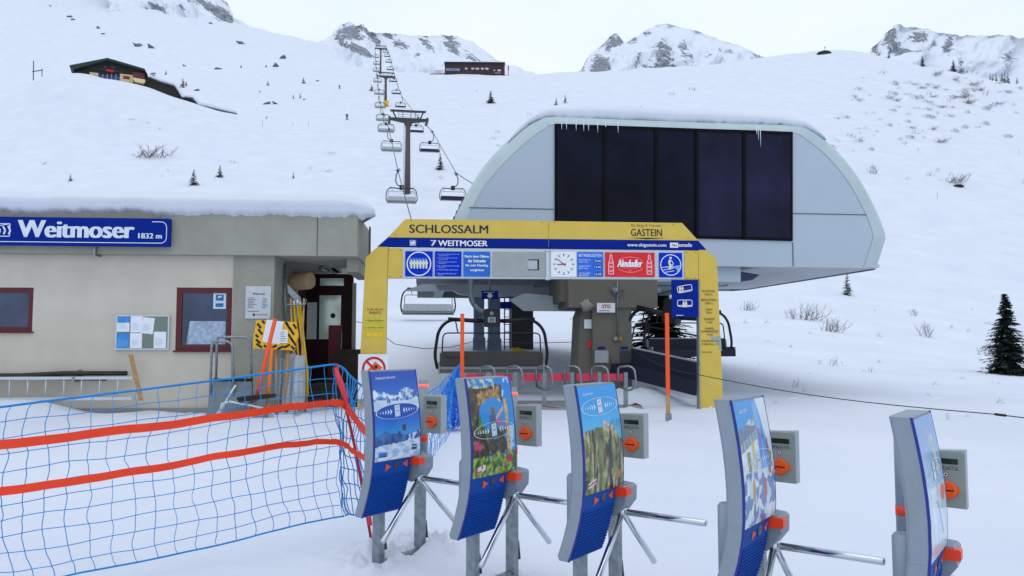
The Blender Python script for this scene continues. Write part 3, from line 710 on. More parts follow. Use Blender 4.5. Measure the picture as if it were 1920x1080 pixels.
# opening times
s_, a = signbox(1082.5, 1131, mm('times_blue', '1668d6', .4), 472.5, 519); W_ = a[1] - a[0]; H_ = a[3] - a[2]; q = MB()
text(q, 'BETRIEBSZEITEN', a[0] + .03, a[1] - .03, a[3] - .11, a[3] - .045, YS_, 0, .01)
for i, (t, l1, l2) in enumerate((('9.00', 'Betriebsbeginn ab', 'beginning'), ('16.00', 'Letzte Fahrt', 'last run'), ('16.30', 'Letzte Kontrollfahrt', 'last control of'))):
    z = a[3] - .22 - i * .135 - (i == 2) * .03
    text(q, l1, a[0] + .03, a[0] + W_ * .5, z + .02, z + .055, YS_, 0, .01); text(q, l2, a[0] + .03, a[0] + W_ * .4, z - .03, z + .005, YS_, 0, .01)
    cx = a[0] + W_ * .79; pts = []
    for k in range(20):
        t2 = 2 * math.pi * k / 20; pts.append((cx + .10 * math.copysign(abs(math.cos(t2)) ** .6, math.cos(t2)), z + .015 + .038 * math.sin(t2)))
    q.flat(pts, YS_ - .001, 1); text(q, t, cx - .075, cx + .075, z - .007, z + .035, YS_ - .004, 0, .03)
text(q, 'ski patrol', a[0] + .03, a[0] + W_ * .42, a[2] + .02, a[2] + .05, YS_, 0, .01)
q.build('lettering', [WHITE, mm('deep_blue_print', '0b2c96', .5)], s_)
# drinks advertisement
s_, a = signbox(1134.5, 1227.5, RED, 473, 519.5); W_ = a[1] - a[0]; H_ = a[3] - a[2]; q = MB()
text(q, 'Almdudler', a[0] + W_ * .245, a[0] + W_ * .745, a[2] + H_ * .40, a[2] + H_ * .70, YS_, 0, .06, .3)
text(q, 'Alpenkraeuterlimonade', a[0] + W_ * .35, a[0] + W_ * .64, a[2] + H_ * .33, a[2] + H_ * .385, YS_, 1, 0, .3)
text(q, 'seit', a[0] + W_ * .475, a[0] + W_ * .52, a[2] + H_ * .26, a[2] + H_ * .31, YS_, 1); text(q, '1957', a[0] + W_ * .46, a[0] + W_ * .54, a[2] + H_ * .20, a[2] + H_ * .25, YS_, 1)
def strip(q, pts, w_, y, mi):
    for (xa, za), (xb, zb_) in zip(pts[:-1], pts[1:]):
        d = Vector((xb - xa, zb_ - za)); p_ = Vector((-d.y, d.x)).normalized() * w_ / 2
        q.flat([(xa - p_.x, za - p_.y), (xb - p_.x, zb_ - p_.y), (xb + p_.x, zb_ + p_.y), (xa + p_.x, za + p_.y)], y, mi)
top_ = [(a[0] + W_ * (.26 + .49 * t), a[2] + H_ * (.69 + .12 * math.sin(math.pi * t) - (.06 if t in (0, 1) else 0))) for t in [i / 14 for i in range(15)]]
bot_ = [(a[0] + W_ * (.26 + .49 * t), a[2] + H_ * (.31 - .13 * math.sin(math.pi * t) + (.03 if t in (0, 1) else 0))) for t in [i / 14 for i in range(15)]]
strip(q, top_, .012, YS_, 1); strip(q, bot_, .012, YS_, 1)
for bx in (a[0] + W_ * .115, a[0] + W_ * .89):
    c = [(-.055, 0), (.055, 0), (.055, .22), (.045, .27), (.022, .32), (.02, .4), (-.02, .4), (-.022, .32), (-.045, .27), (-.055, .22)]
    c = [(bx + x, a[2] + H_ * .11 + z * H_ / .52) for x, z in c]
    strip(q, c + [c[0]], .012, YS_, 0)
    for z in (.03, .12, .2): q.rect(bx - .04, bx + .04, a[2] + H_ * .13 + z * H_ / .52, a[2] + H_ * .13 + (z + .05) * H_ / .52, YS_, 1)
    for dx, dz in ((-.02, .43), (.015, .45), (0, .48)): q.disc(bx + dx, a[2] + H_ * .11 + dz * H_ / .52, .008, YS_, 0, 6)
q.build('lettering', [WHITE, mm('pink_print', 'ef8f92', .5)], s_)
# skier pictogram
s_, a = signbox(1235.5, 1279, BLUE2, 474, 520); cx, cz = (a[0] + a[1]) / 2, (a[2] + a[3]) / 2; q = MB()
q.disc(cx, cz, .245, YS_, 0, 40, .225)
q.flat([(cx - .02, cz - .04), (cx + .215, cz), (cx + .205, cz - .09), (cx + .16, cz - .16), (cx + .05, cz - .1)], YS_, 1)
for k in range(3): strip(q, [(cx - .2 + k * .03, cz - .06 - k * .055), (cx + .05 + k * .05, cz - .02 - k * .05)], .014, YS_ - .002, 0)
q.disc(cx - .005, cz + .16, .03, YS_ - .004, 2, 14)
strip(q, [(cx - .02, cz + .12), (cx - .04, cz + .04), (cx, cz - .02), (cx - .04, cz - .1)], .05, YS_ - .004, 2)
strip(q, [(cx + .01, cz + .11), (cx + .06, cz + .03), (cx + .0, cz - .03), (cx - .1, cz - .05)], .018, YS_ - .006, 2)
strip(q, [(cx + .06, cz - .08), (cx + .13, cz - .14)], .05, YS_ - .004, 3)
q.build('pictogram', [WHITE, mm('pale_blue_print2', '7ea0dc', .5), OFFW, BLUE], s_)
# blue chair sign hanging at the right pillar
x0, x1, z0, z1 = PP.box(1258.5, 525, 1308.5, 595, -.03); q = MB(); q.bbox(x0, x1, -.05, -.03, z0, z1, .004); s_ = q.build('hanging_sign', BLUE, po)
q = MB(); cx = (x0 + x1) / 2
def rrect(cx, cz, w_, h, tilt, y, mi, r=.06, lw=.014):
    pts = []
    for k in range(24):
        t = 2 * math.pi * (k + .5) / 24; u, v = math.cos(t), math.sin(t)
        x = math.copysign(min(abs(u) * w_ * 1.25, w_), u); z = math.copysign(min(abs(v) * h * 1.25, h), v)
        pts.append((cx + x * math.cos(tilt) - z * math.sin(tilt), cz + x * math.sin(tilt) + z * math.cos(tilt)))
    strip(q, pts + [pts[0]], lw, y, mi)
for cz, tilt in ((z1 - .2, .18), (z0 + .32, 0)):
    rrect(cx, cz, .17, .075, tilt, -.053, 0)
    strip(q, [(cx - .16 * math.cos(tilt), cz - .05 - .16 * math.sin(tilt)), (cx + .16 * math.cos(tilt), cz - .05 + .16 * math.sin(tilt))], .016, -.053, 0)
    off = -.08 if tilt else 0
    for dx in (-.028, .028):
        q.disc(cx + off + dx, cz + .045 + off * .18, .018, -.056, 1, 10)
        q.flat([(cx + off + dx - .02, cz - .09), (cx + off + dx + .02, cz - .09), (cx + off + dx + .026, cz + .02), (cx + off + dx - .026, cz + .02)], -.056, 1)
strip(q, [(cx - .12, z1 - .24), (cx - .02, z1 - .22), (cx + .1, z1 - .17)], .01, -.059, 2)
lines(q, x0 + .1, x0 + .35, z0 + .03, z0 + .06, -.053, 1, 0, 8)
q.build('pictogram', [WHITE, OFFW, DRED], s_)
# small print on the pillars
q = MB()
for t, y in (('TALSTATION', 546), ('1.832 m', 552), ('BERGSTATION', 562.5), ('2.081 m', 568.5), ('LÄNGE', 580), ('933 m', 586), ('FAHRZEIT', 598.5), ('4 min.', 604), ('FAHRGE-', 616), ('SCHWINDIGKEIT', 621.5), ('5 m/s', 627), ('FÖRDERLEISTUNG', 639), ('2.656 Pers. / h', 645)):
    hw = len(t) * 1.25 * (1 if t[0].isupper() else .85); c = 1328 + (y - 546) * .04; b_ = PP.box(c - hw, y - 2.1, c + hw, y + 2.1); text(q, t, *b_, -.004, 0, .015)
b_ = PP.box(1316, 659, 1335, 661.5); q.rect(*b_, -.004, 1)
k = PP.poly([(1331, 630), (1341, 633), (1351, 629), (1353.5, 658), (1349, 655), (1347, 642), (1336, 640)]); q.flat(k, -.004, 2)
b_ = PP.box(1322, 717, 1350, 719); q.rect(*b_, -.004, 3)
q.build('lettering', [mm('brown_small_print', '4a3d18', .6), mm('faded_mark', '9c8a4a', .7), mm('chipped_patch', '9aa5a8', .7), mm('light_mark', 'd0bd78', .7)], pr)
q = MB(); pl_ = [o for o in po.children if o.name.startswith('pillar')][0]
for t, y, x0, x1 in (('FÜR SIE IM', 580, 689, 718), ('EINSATZ', 586.5, 692.5, 715)):
    b_ = PP.box(x0, y - 2.4, x1, y + 2.2); text(q, t, *b_, -.004, 0, .012)
for y, x0, x1, mi, t in ((601, 684, 721, 1, 'Harald Zischke'), (614.5, 684, 721, 1, 'Günther Kögl'), (627.5, 684, 721, 2, None)):
    b_ = PP.box(x0, y - 3.6, x1, y + 3.6); q.rect(*b_, -.006, mi)
    if t: b_ = PP.box(x0 + 6, y - 1.8, x1 - 5, y + 1.8); text(q, t, *b_, -.009, 3, .01)
    for xx in (x0 + 2, x1 - 2): u = PP.uv(xx, y); q.disc(u[0], u[1], .012, -.009, 3, 6)
q.build('lettering', [mm('brown_small_print'), mm('lime_plate', 'c6c926', .5), mm('lemon_plate', 'e6c21c', .5), BLACK], pl_)
# no fire sign
x0, x1, z0, z1 = PP.box(672, 664, 727, 748, -.05); q = MB(); q.bbox(x0, x1, -.07, -.05, z0, z1, .004)
fs = q.build('prohibition_sign', WHITE); fs.location = po.location; fs.rotation_euler = po.rotation_euler
tag(fs, 'white prohibition sign with red crossed circle and flame symbol on the left yellow pillar', 'sign')
q = MB(); cx, cz = PP.uv(701, 691, -.07); q.disc(cx, cz, .26, -.077, 0, 36, .21)
q.flat([(cx - .2, cz - .1), (cx - .02, cz - .17), (cx + .19, cz + .02), (cx + .03, cz + .15)], -.074, 1)
strip(q, [(cx - .17, cz + .17), (cx + .17, cz - .17)], .05, -.080, 0); q.disc(cx + .05, cz + .04, .035, -.083, 2, 8)
q.build('pictogram', [mm('prohibition_red', 'c01822', .5), ORANGE, BLACK], fs)

# ------------------------------------------------------------------ ticket building
BP = Plane(0, 17.0, 5)
bd = BP.root('station_building', label='cream flat roofed building with thick snow on its roof at the left edge', cat='building')
S = lambda px, py=600, off=0: BP.uv(px, py, off)[0]
zbeam = (BP.uv(0, 476)[1] + BP.uv(530, 481.5)[1]) / 2; ztop = (BP.uv(100, 397)[1] + BP.uv(600, 400)[1]) / 2
sL = S(-330); sW = S(436); sPier = S(513); sE = S(672, 440)
win = [BP.box(-75, 538.5, 60, 622), BP.box(331.5, 539, 433, 657.5)]
mb = MB(); zs0 = -.2
def wallseg(x0, x1, z0, z1): mb.box(x0, x1, 0, .28, z0, z1)
w1, w2 = win
wallseg(sL, w1[0], zs0, zbeam); wallseg(w1[0], w1[1], zs0, w1[2]); wallseg(w1[0], w1[1], w1[3], zbeam)
wallseg(w1[1], w2[0], zs0, zbeam); wallseg(w2[0], w2[1], zs0, w2[2]); wallseg(w2[0], w2[1], w2[3], zbeam); wallseg(w2[1], sW, zs0, zbeam)
mb.box(sL, sW, .28, 7, zs0, .1); mb.box(sL, sL + .25, .28, 7, .1, zbeam); mb.box(sL, sPier, 6.8, 7.1, zs0, zbeam); mb.box(sL, sW, .6, .7, .1, zbeam)
mb.build('wall', CREAM, bd)
mb = MB(); mb.box(sW + .002, sPier, -.03, 1.0, zs0, zbeam); mb.box(sW + .002, sPier - .3, 1.0, 6.7, zs0, zbeam); mb.build('concrete_pier', CONC, bd)
mb = MB(); sj = S(598, 440)
mb.box(sL, sj - .012, -.22, 4.2, zbeam, ztop); mb.box(sj + .012, sE, -.22, 2.75, zbeam, ztop); mb.box(sj - .012, sE - 1.0, 2.75, 4.2, zbeam, ztop - .01); mb.box(sj - .012, sj + .012, -.18, 2.7, zbeam, ztop)
mb.box(sE - .28, sE - .02, .3, 2.7, zbeam - .3, zbeam); mb.box(sL, sE - 1.0, 4.2, 7.2, zbeam, ztop - .05)
mb.build('roof_beam', CONC, bd)
mb = MB(); mb.box(sE + .002, sE + .03, 2.5, 2.76, zbeam + .05, ztop + .1); mb.build('roof_edge', mm('rusty_flashing', '5a4c46', .7, var=.2), bd)
mb = MB(); mb.box(sL, S(436), -.05, -.002, zs0, BP.uv(300, 765)[1]); mb.build('plinth', PLINTH, bd)
snowcap(bd, sL - .2, S(700, 395, -.2) + .02, [(.15, -.10), (-.16, -.12), (-.34, -.02), (-.40, .20), (-.2, .40), (.5, .50), (7, .62)], lambda x: ztop + .01, 9.1, nx=420, end=.8, jag=.10, cut=1.15)
# windows
PANE = mm('blue_window_glass', '2c3a55', .08, var=.5, scale=1.4, spec=.6)
for i, (x0, x1, z0, z1) in enumerate(win):
    q = MB(); f_ = .10 if i == 0 else .115
    for a in ((x0, x1, z1 - f_, z1), (x0, x1, z0, z0 + f_), (x0, x0 + f_, z0 + f_, z1 - f_), (x1 - f_, x1, z0 + f_, z1 - f_)): q.box(a[0] + .003, a[1] - .003, .02, .09, a[2], a[3])
    wf = q.build('window', MAROON, bd)
    q = MB(); q.box(x0 + f_, x1 - f_, .05, .06, z0 + f_, z1 - f_); q.build('pane', PANE, wf)
    q = MB(); q.box(x0 - .03, x1 + .03, -.06, .02, z0 - .03, z0 + .005); q.build('sill', MAROON, wf)
    if i == 1:
        q = MB(); xa, xb = x0 + .28, x1 - .14
        q.grid(lambda u, v: (xa + (xb - xa) * u - .06 * (1 - v) * (1 - u), .045 + .004 * math.sin(u * 40), z0 + .14 + .5 * v), 40, 8); q.build('lace_curtain', mm('lace', '9fb2c8', .8, var=.35, scale=14), wf, fix=False)
        a = BP.box(400, 549, 423, 579, .03); q = MB(); q.rect(*a, .045, 0)
        q.rect(a[0] + .05, a[1] - .05, a[3] - .17, a[3] - .04, .042, 1); q.rect(a[0] + .05, a[1] - .05, a[2] + .04, a[2] + .12, .042, 1)
        q.flat([(a[0] + .09, a[3] - .12), (a[1] - .08, a[3] - .09), (a[1] - .1, a[3] - .06), (a[0] + .1, a[3] - .08)], .039, 0); q.build('sticker', [mm('pale_sticker', 'c2d6e8', .6), mm('teal_print', '1a6aa0', .5)], wf)
        q = MB(); q.box(x0 + .02, x1 - .02, .1, .62, z0 - .08, z0 - .01); q.build('reveal', CREAM, wf)
# big name sign
x0, x1, z0, z1 = BP.box(-330, 402, 318.5, 462.5, -.38)
x0 = S(-300); q = MB(); q.bbox(x0, x1, -.40, -.30, z0, z1, .01); ns = q.build('name_sign', BLUE, bd, label='blue sign reading Weitmoser 1832 m')
q = MB(); a = BP.box(36, 412.5, 250, 447, -.4); text(q, 'Weitmoser', a[0], a[1], a[2] + .0, a[3], -.405, 0, .085)
a = BP.box(260, 437, 303, 447.5, -.4); text(q, '1832 m', *a, -.405, 0, .08)
zi, zj = z0 + .07, z1 - .07; xr_ = x1 - .07; rr = .12
pts = [(x0 + .05, zi)] + [(xr_ - rr + rr * math.sin(t), zi + rr - rr * math.cos(t)) for t in [math.pi / 2 * k / 6 for k in range(7)]] + [(xr_ - rr + rr * math.cos(t), zj - rr + rr * math.sin(t)) for t in [math.pi / 2 * k / 6 for k in range(7)]] + [(xr_ - .3, zj)]
strip(q, pts, .016, -.404, 0)
a = BP.box(-28, 419, 18, 443, -.4); rx = [(a[0], a[2]), (a[1], a[2]), (a[1], a[3]), (a[0], a[3]), (a[0], a[2])]; strip(q, rx, .018, -.404, 0)
strip(q, [(a[0], a[3] - .1), (a[1], a[3])], .016, -.406, 0)
for k in range(5):
    xx = a[0] + .06 + k * .1; strip(q, [(xx, a[3] - .09 + k * .012), (xx + .05, a[2] + .12), (xx + .02, a[2] + .04)], .035, -.406, 0)
q.build('lettering', mm('sign_white', 'd3dcea', .5), ns)
q = MB(); u = BP.uv(177, 465, -.3); q.box(u[0] - .02, u[0] + .02, -.3, 0, u[1] - .16, u[1] + .05); q.build('bracket', GALV, ns)
# notice board
x0, x1, z0, z1 = BP.box(218, 590.5, 316.5, 656, -.04)
q = MB(); q.bbox(x0, x1, -.06, -.003, z0, z1, .008); nb = q.build('notice_board', ALU, bd)
q = MB(); q.rect(x0 + .03, x1 - .03, z0 + .03, z1 - .03, -.0625); q.build('felt', mm('green_felt', '76817a', .9), nb)
W_, H_ = x1 - x0, z1 - z0
for (u0, u1, v0, v1, m_, rot) in ((.03, .26, .52, .95, 0, 0), (.03, .26, .05, .48, 1, 0), (.28, .50, .5, .96, 0, 0), (.28, .50, .05, .48, 0, 0), (.51, .73, .48, .94, 0, .1), (.72, .95, .05, .52, 0, 0)):
    q = MB(); a = (x0 + W_ * u0, x0 + W_ * u1, z0 + H_ * v0, z0 + H_ * v1)
    q.rect(*a, -.065, m_ * 2)
    if v1 > .9 and u0 < .1: q.rect(a[0], a[1], a[3] - .13, a[3], -.067, 2)
    lines(q, a[0] + .03, a[1] - .03, a[2] + .05, a[3] - .14, -.067, 9, 1, int(u0 * 100), .25)
    M = Matrix.Translation((a[0], 0, a[3])) @ Matrix.Rotation(rot, 4, 'Y') @ Matrix.Translation((-a[0], 0, -a[3]))
    q.build('paper', [PAPER, mm('pale_ink', 'a9b2c4', .7), mm('poster_blue', '3a8ed8', .5, var=.3, scale=8)], nb, M=M)
# information placard on the pier
x0, x1, z0, z1 = BP.box(461, 536.5, 507, 597.5, -.05); q = MB(); q.bbox(x0, x1, -.055, -.032, z0, z1, .004); pc = q.build('placard', mm('placard_grey', 'c0c7cc', .4), bd)
q = MB(); text(q, 'Weitmoser', x0 + .15, x1 - .12, z1 - .19, z1 - .14, -.058, 0, .02); lines(q, x0 + .05, x0 + .25, z0 + .22, z1 - .24, -.058, 7, 1, 4, .4); lines(q, x1 - .18, x1 - .06, z0 + .22, z1 - .24, -.058, 7, 1, 9, .4)
lines(q, x0 + .05, x0 + .3, z0 + .14, z0 + .18, -.058, 1, 1, 2); q.rect(x0 + .16, x0 + .21, z0 + .06, z0 + .11, -.058, 0); text(q, 'Doppelmayr', x0 + .23, x1 - .06, z0 + .065, z0 + .105, -.058, 0, .01); q.build('lettering', [NAVY, INK], pc)
# porch: back wall, door, soffit lamp
D = 4.05
mb = MB(); a0 = S(530, 600, D); a1 = S(576, 600, D); zs = zbeam
mb.box(sPier - .4, a1, D, D + .2, zs0, zs); mb.build('porch_wall', mm('brown_wall', '4a3327', .8, var=.2), bd)
x0, x1 = S(574, 600, D), S(662, 600, D); zt = min(BP.uv(600, 514, D)[1], zbeam - .01)
gl = [BP.box(577, 567, 594, 636, D), BP.box(600, 554, 639, 636, D), BP.box(579, 531, 592, 536, D), BP.box(601, 522, 645, 536, D)]
q = MB(); q.box(x0, x1, D - .06, D + .06, 0, zt); dr = q.build('door', mm('dark_maroon_door', '22070e', .4, var=.1, spec=.15), bd)
DG = mm('door_glass', 'c4d2cc', .12, metal=.35, var=.04)  # pale base colour stands in for bright snow mirrored in the panes
for a in gl: q = MB(); q.box(a[0], a[1], D - .075, D - .062, a[2], a[3]); q.build('pane', DG, dr)
u = BP.uv(641, 640, D); q = MB(); q.tube([(u[0], D - .12, u[1] - .65), (u[0], D - .12, u[1] + .25)], .018); q.build('handle', GALV, dr)
a = BP.box(617, 610, 640, 700, D); q = MB(); q.box(a[0], a[1] + .02, D - .082, D - .0765, 0.1, a[3]); q.build('lower_panel', MAROON, dr)
u = BP.uv(625, 592, D); q = MB(); q.disc(u[0], u[1], .07, D - .078, 0, 14); q.build('round_sticker', BLACK, dr)
u = BP.uv(606, 502, 2); q = MB(); q.tube([(u[0] - .1, 2, zbeam - .06), (u[0] + .12, 2.1, zbeam - .14)], .06, 8); q.tube([(u[0], 2, zbeam), (u[0], 2, zbeam - .08)], .02, 6); q.build('porch_lamp', GALV, bd)
mb = MB(); x0 = S(600, 600, 2); x1 = S(668, 600, 2)
for k in range(3): mb.box(x0 - .3, x1 + .1, 1.5 + k * .5, 4, k * .16 - .1, (k + 1) * .16)
mb.build('steps', mm('dark_grating', '3a3937', .8, var=.2), bd)
mb = MB(); a = BP.box(664, 655, 684, 720, 3.2); mb.box(a[0] - .5, a[1] + .3, 3.2, 3.35, 0.1, a[3]); mb.build('porch_parapet', mm('dark_timber', '2f241d', .8), bd)
mb = MB(); a = BP.box(661, 530, 666, 640, 3.8); mb.box(a[0], a[1], 3.8, 3.95, 0.5, zbeam - .3); mb.build('porch_post', mm('weathered_post', '8a837c', .8), bd)

# ------------------------------------------------------------------ things standing at the building
def at(name, label, cat, group=None):
    o = empty(name, (BP.p.x, BP.p.y, 0), BP.a, label, cat, group); return o
def U(px, py, off): a, b = BP.uv(px, py, off); return (a, off, b)
# ladder on the wall
ld = at('ladder', 'long aluminium ladder hung sideways low on the cream wall', 'ladder')
q = MB(); zt = U(100, 709, -.3)[2]; zl = zt - .43; xa = S(-200); xb = S(250, 705, -.3)
for z in (zt, zl): q.box(xa, xb, -.33, -.28, z - .03, z + .03)
q.build('rail', ALU, ld)
q = MB(); k = 0
for px in [-152, -118, -84, -50, -16, 18, 52, 86, 120, 153, 187, 221]:
    x = S(px, 725, -.3); q.tube([(x, -.305, zl), (x, -.305, zt)], .016, 6)
q.build('rung', ALU, ld)
q = MB(); x = S(139, 705, -.3); q.box(x - .025, x + .025, -.35, -.002, zt - .08, zt + .04); x = S(150, 700); q.box(x - .03, x + .03, -.05, -.002, zt, zt + .17); q.build('hook', GALV, ld)
q = MB(); q.tube([U(-200, 706, -.15), U(40, 704, -.15), U(120, 700, -.15), U(238, 700, -.15)], .05); q.tube([U(-200, 712, -.2), U(60, 708, -.2), U(200, 710, -.2)], .045)
o = q.build('pipe_bundle', mm('dark_pipe', '35322e', .7, var=.2)); o.location = bd.location; o.rotation_euler = bd.rotation_euler; tag(o, 'dark pipes stored behind the ladder on the cream wall', 'pipes')
q = MB(); A, B = Vector(U(245, 665, -.25)), Vector(U(263, 742, -.55)); d = (B - A).normalized()
q.box(-.045, .045, -.015, .015, 0, (B - A).length + .1); zx = d.to_track_quat('Z', 'Y').to_matrix().to_4x4()
o = q.build('wooden_plank', WOOD, M=Matrix.Translation(A) @ zx); o.location = bd.location; o.rotation_euler = bd.rotation_euler; tag(o, 'short wooden plank leaning at the right end of the wall ladder', 'plank')
# trolley with bent tube handle
tr = at('hand_trolley', 'grey sheet metal trolley with two bent tube handles standing at the wall', 'trolley')
for (x0, x1, yt, yb, off) in ((393, 436, 640, 775, -1.1), (403, 470, 632, 760, -.85)):
    q = MB(); a = U(x0, yb, off); b = U(x0 + 4, yt + 8, off); c = U(x0 + 10, yt, off); d_ = U(x1 - 10, yt, off); e = U(x1, yt + 10, off); f_ = U(x1 + 3, yb, off)
    q.tube([a, b, ((b[0] + c[0]) / 2 - .01, off, (b[2] + c[2]) / 2 + .03), c, d_, ((d_[0] + e[0]) / 2 + .02, off, (d_[2] + e[2]) / 2 + .02), e, f_], .028); q.build('handle', GALV, tr)
q = MB(); pts = [U(x, y, -1.0) for x, y in ((400, 713), (472, 712), (478, 778), (392, 785))]; q.prism([(p[0], p[2]) for p in pts], lambda x, z: -1.0 - (.8 - z) * .35, lambda x, z: -.96 - (.8 - z) * .35)
q.build('plate', mm('scuffed_sheet', '6d777a', .5, metal=.4, var=.2, scale=5, dirt='4d565a'), tr)
q = MB(); q.tube([U(400, 712, -1.02), U(473, 712, -1.02)], .03); q.build('edge_bar', BLACK, tr)
# broken chair in front of it
ch = at('broken_chair', 'tipped garden chair with white tube frame and black seat beside the trolley', 'chair')
q = MB(); q.tube([U(398, 784, -1.5), U(415, 768, -1.5), U(425, 750, -1.5), U(442, 722, -1.5)], .022); q.tube([U(412, 775, -1.7), U(416, 757, -1.7), U(430, 753, -1.7), U(470, 760, -1.7), U(505, 768, -1.7), U(516, 780, -1.7), U(518, 788, -1.7)], .022); q.build('frame', ALU, ch)
q = MB(); pts = [U(x, y, -1.6) for x, y in ((446, 745), (480, 741), (500, 740), (512, 739), (518, 744), (490, 748), (452, 753))]; q.prism([(p[0], p[2]) for p in pts], -1.75, -1.35); q.build('seat', mm('black_cloth', '1c1c20', .8), ch)
q = MB(); q.tube([U(503, 748, -1.5), U(499, 783, -1.5)], .03); q.tube([U(470, 750, -1.5), U(466, 783, -1.5)], .03); q.build('leg', WOOD, ch)
# striped pad
pd = at('striped_board', 'yellow and black striped board with papers fixed in front of the concrete pier', 'board')
pts = [U(x, y, -.9) for x, y in ((483, 600), (556, 604), (560, 630), (552, 657), (476, 653), (478, 628))]
q = MB(); q.prism([(p[0], p[2]) for p in pts], -1.0, -.85); q.build('board', mm('hazard_yellow', 'e8b21a', .55, var=.12, scale=8), pd)
q = MB()
def clipstripe(cx, cz, L, w_, ang):
    d = Vector((math.cos(ang), math.sin(ang))); p_ = Vector((-d.y, d.x)) * w_ / 2; c = Vector((cx, cz)); A = c - d * L / 2; B = c + d * L / 2
    q.flat([tuple(A - p_), tuple(B - p_), tuple(B + p_), tuple(A + p_)], -1.004)
for k, (x, y, L, ang) in enumerate(((486, 611, .12, -.9), (488, 622, .14, -.9), (484, 640, .12, -.7), (494, 604, .08, -.9), (540, 611, .16, -1.0), (547, 621, .18, -1.0), (545, 633, .18, -1.0), (551, 642, .16, -1.0), (538, 607, .1, -1.0), (553, 612, .12, -1.0),
                               (486, 648, .14, -.6), (500, 651, .14, -.6), (514, 650, .12, .5), (526, 652, .14, .5), (538, 649, .14, .5), (549, 652, .1, -.8), (482, 630, .08, -.8))):
    u = BP.uv(x, y, -1.0); clipstripe(u[0], u[1], L, .045, ang)
q.build('stripe', BLACK, pd)
q = MB(); u = [U(x, y, -1.03) for x, y in ((500, 599), (531, 603), (524, 646), (491, 641))]; q.prism([(p[0], p[2]) for p in u], -1.015, -1.008); q.build('paper', PAPER, pd)
a = BP.box(524, 618, 539, 643, -1.03); q = MB(); q.rect(*a, -1.02, 0); lines(q, a[0] + .02, a[1] - .02, a[2] + .03, a[3] - .03, -1.023, 5, 1, 3, .3); q.build('paper', [PAPER, INK], pd)
q = MB(); q.tube([U(518, 657, -.9), U(518, 790, -.9)], .03); q.tube([U(540, 657, -.92), U(534, 782, -.92)], .03); q.build('leg', WOOD, pd)
# orange poles
for (x0, y0, x1, y1, m_, off, lab) in ((516, 598, 479, 752, ORANGE, -1.25, 'bright orange pole leaning across the striped board'), (510, 652, 500, 770, ORANGE2, -1.1, 'paler orange pole leaning below the striped board')):
    q = MB(); q.tube([U(x0, y0, off), U(x1, y1, off - .25)], .042 if m_ is ORANGE else .034); o = q.build('orange_pole', m_); o.location = bd.location; o.rotation_euler = bd.rotation_euler
    q2 = MB(); q2.tube([U(x1, y1, off - .25), U(x1 - 2, y1 + 16, off - .28)], .03); q2.build('pole_tip', WOOD, o); tag(o, lab, 'pole')
# folded grey mats
for i, (pts, off, lab) in enumerate((([(527, 678), (538, 672), (545, 690), (534, 770), (519, 774)], -.5, 'narrow folded grey padding mat nearest the concrete pier'),
                                     ([(541, 668), (556, 663), (566, 690), (572, 722), (560, 764), (541, 752), (533, 700)], -.75, 'tall folded grey padding mat in the middle of the leaning group'),
                                     ([(562, 690), (575, 682), (580, 720), (577, 770), (564, 772)], -.3, 'folded grey padding mat nearest the door'))):
    mt = at('folded_mat', lab, 'mat', 'grey padding mats leaning at the porch')
    m_ = mm('grey_canvas', 'a3aaad', .8, var=.12, scale=6, bump=.3, bscale=12)
    xs_ = [p[0] for p in pts]; ys_ = [p[1] for p in pts]; xa, xb, yt, yb = min(xs_), max(xs_), min(ys_), max(ys_)
    for j in range(2):
        xm = (xa + xb) / 2; x0_, x1_ = (xa, xm + 1) if j == 0 else (xm - 1, xb); q = MB()
        def fn(u, v, o_=off - .16 * j, x0_=x0_, x1_=x1_, j=j, i=i):
            px = x0_ + (x1_ - x0_) * u + 3.5 * (1 - v) * (1 if i == 1 else -.4) * (u - .2) * 2 * (1 - abs(v - .5)); py = yb + (yt - yb) * v * (.97 if j else 1) + (2.5 * fbm(u * 3, i, j) if v > .9 else 0)
            a, b = BP.uv(px, py, o_); fold = .05 * math.sin(u * 7 + j * 2 + i) + .03 * fbm(u * 2.5, v * 2.2, i * 3 + j, 3)
            return (a, o_ - .25 * (1 - v) + fold, max(b, 0))
        q.grid(fn, 16, 14); q.grid(lambda u, v, f_=fn: tuple(Vector(f_(u, v)) + Vector((0, .05, 0))), 16, 14); q.build('fold', m_, mt, fix=False)
# bundle of yellow slalom poles, shovel, rake, cardboard roll
for i, (x0, y0, x1, y1, m_) in enumerate(((551, 572, 562, 700, 'y'), (558, 570, 572, 692, 'y'), (563, 574, 575, 690, 'y'), (545, 560, 552, 700, 'w'), (570, 560, 565, 690, 'w'))):
    q = MB(); q.tube([U(x0, y0, -.2), U(x1, y1, -.65), U(x1 + 2, y1 + 50, -.8)], .024 if m_ == 'y' else .02)
    o = q.build('slalom_pole' if m_ == 'y' else 'wooden_stick', mm('slalom_yellow', 'c7a512', .5, var=.1) if m_ == 'y' else WOOD); o.location = bd.location; o.rotation_euler = bd.rotation_euler
    if m_ == 'y':
        q = MB(); q.tube([U(x0, y0 - 8, -.18), U(x0, y0 + 1, -.2)], .028); q.build('pole_cap', ALU, o)
        tag(o, 'yellow slalom pole in the bundle leaning by the porch', 'pole', 'yellow poles leaning by the porch')
    else: tag(o, 'thin wooden tool handle in the bundle left of the yellow poles' if i == 3 else 'thin wooden tool handle crossing the right of the yellow poles', 'tool')
sh = at('snow_shovel', 'grey snow shovel standing blade up inside the porch', 'shovel')
q = MB(); q.prism([BP.uv(x, y, .1) for x, y in ((539, 533), (563, 557), (565, 566), (556, 568), (540, 548))], .1, .13); q.build('blade', GALV, sh)
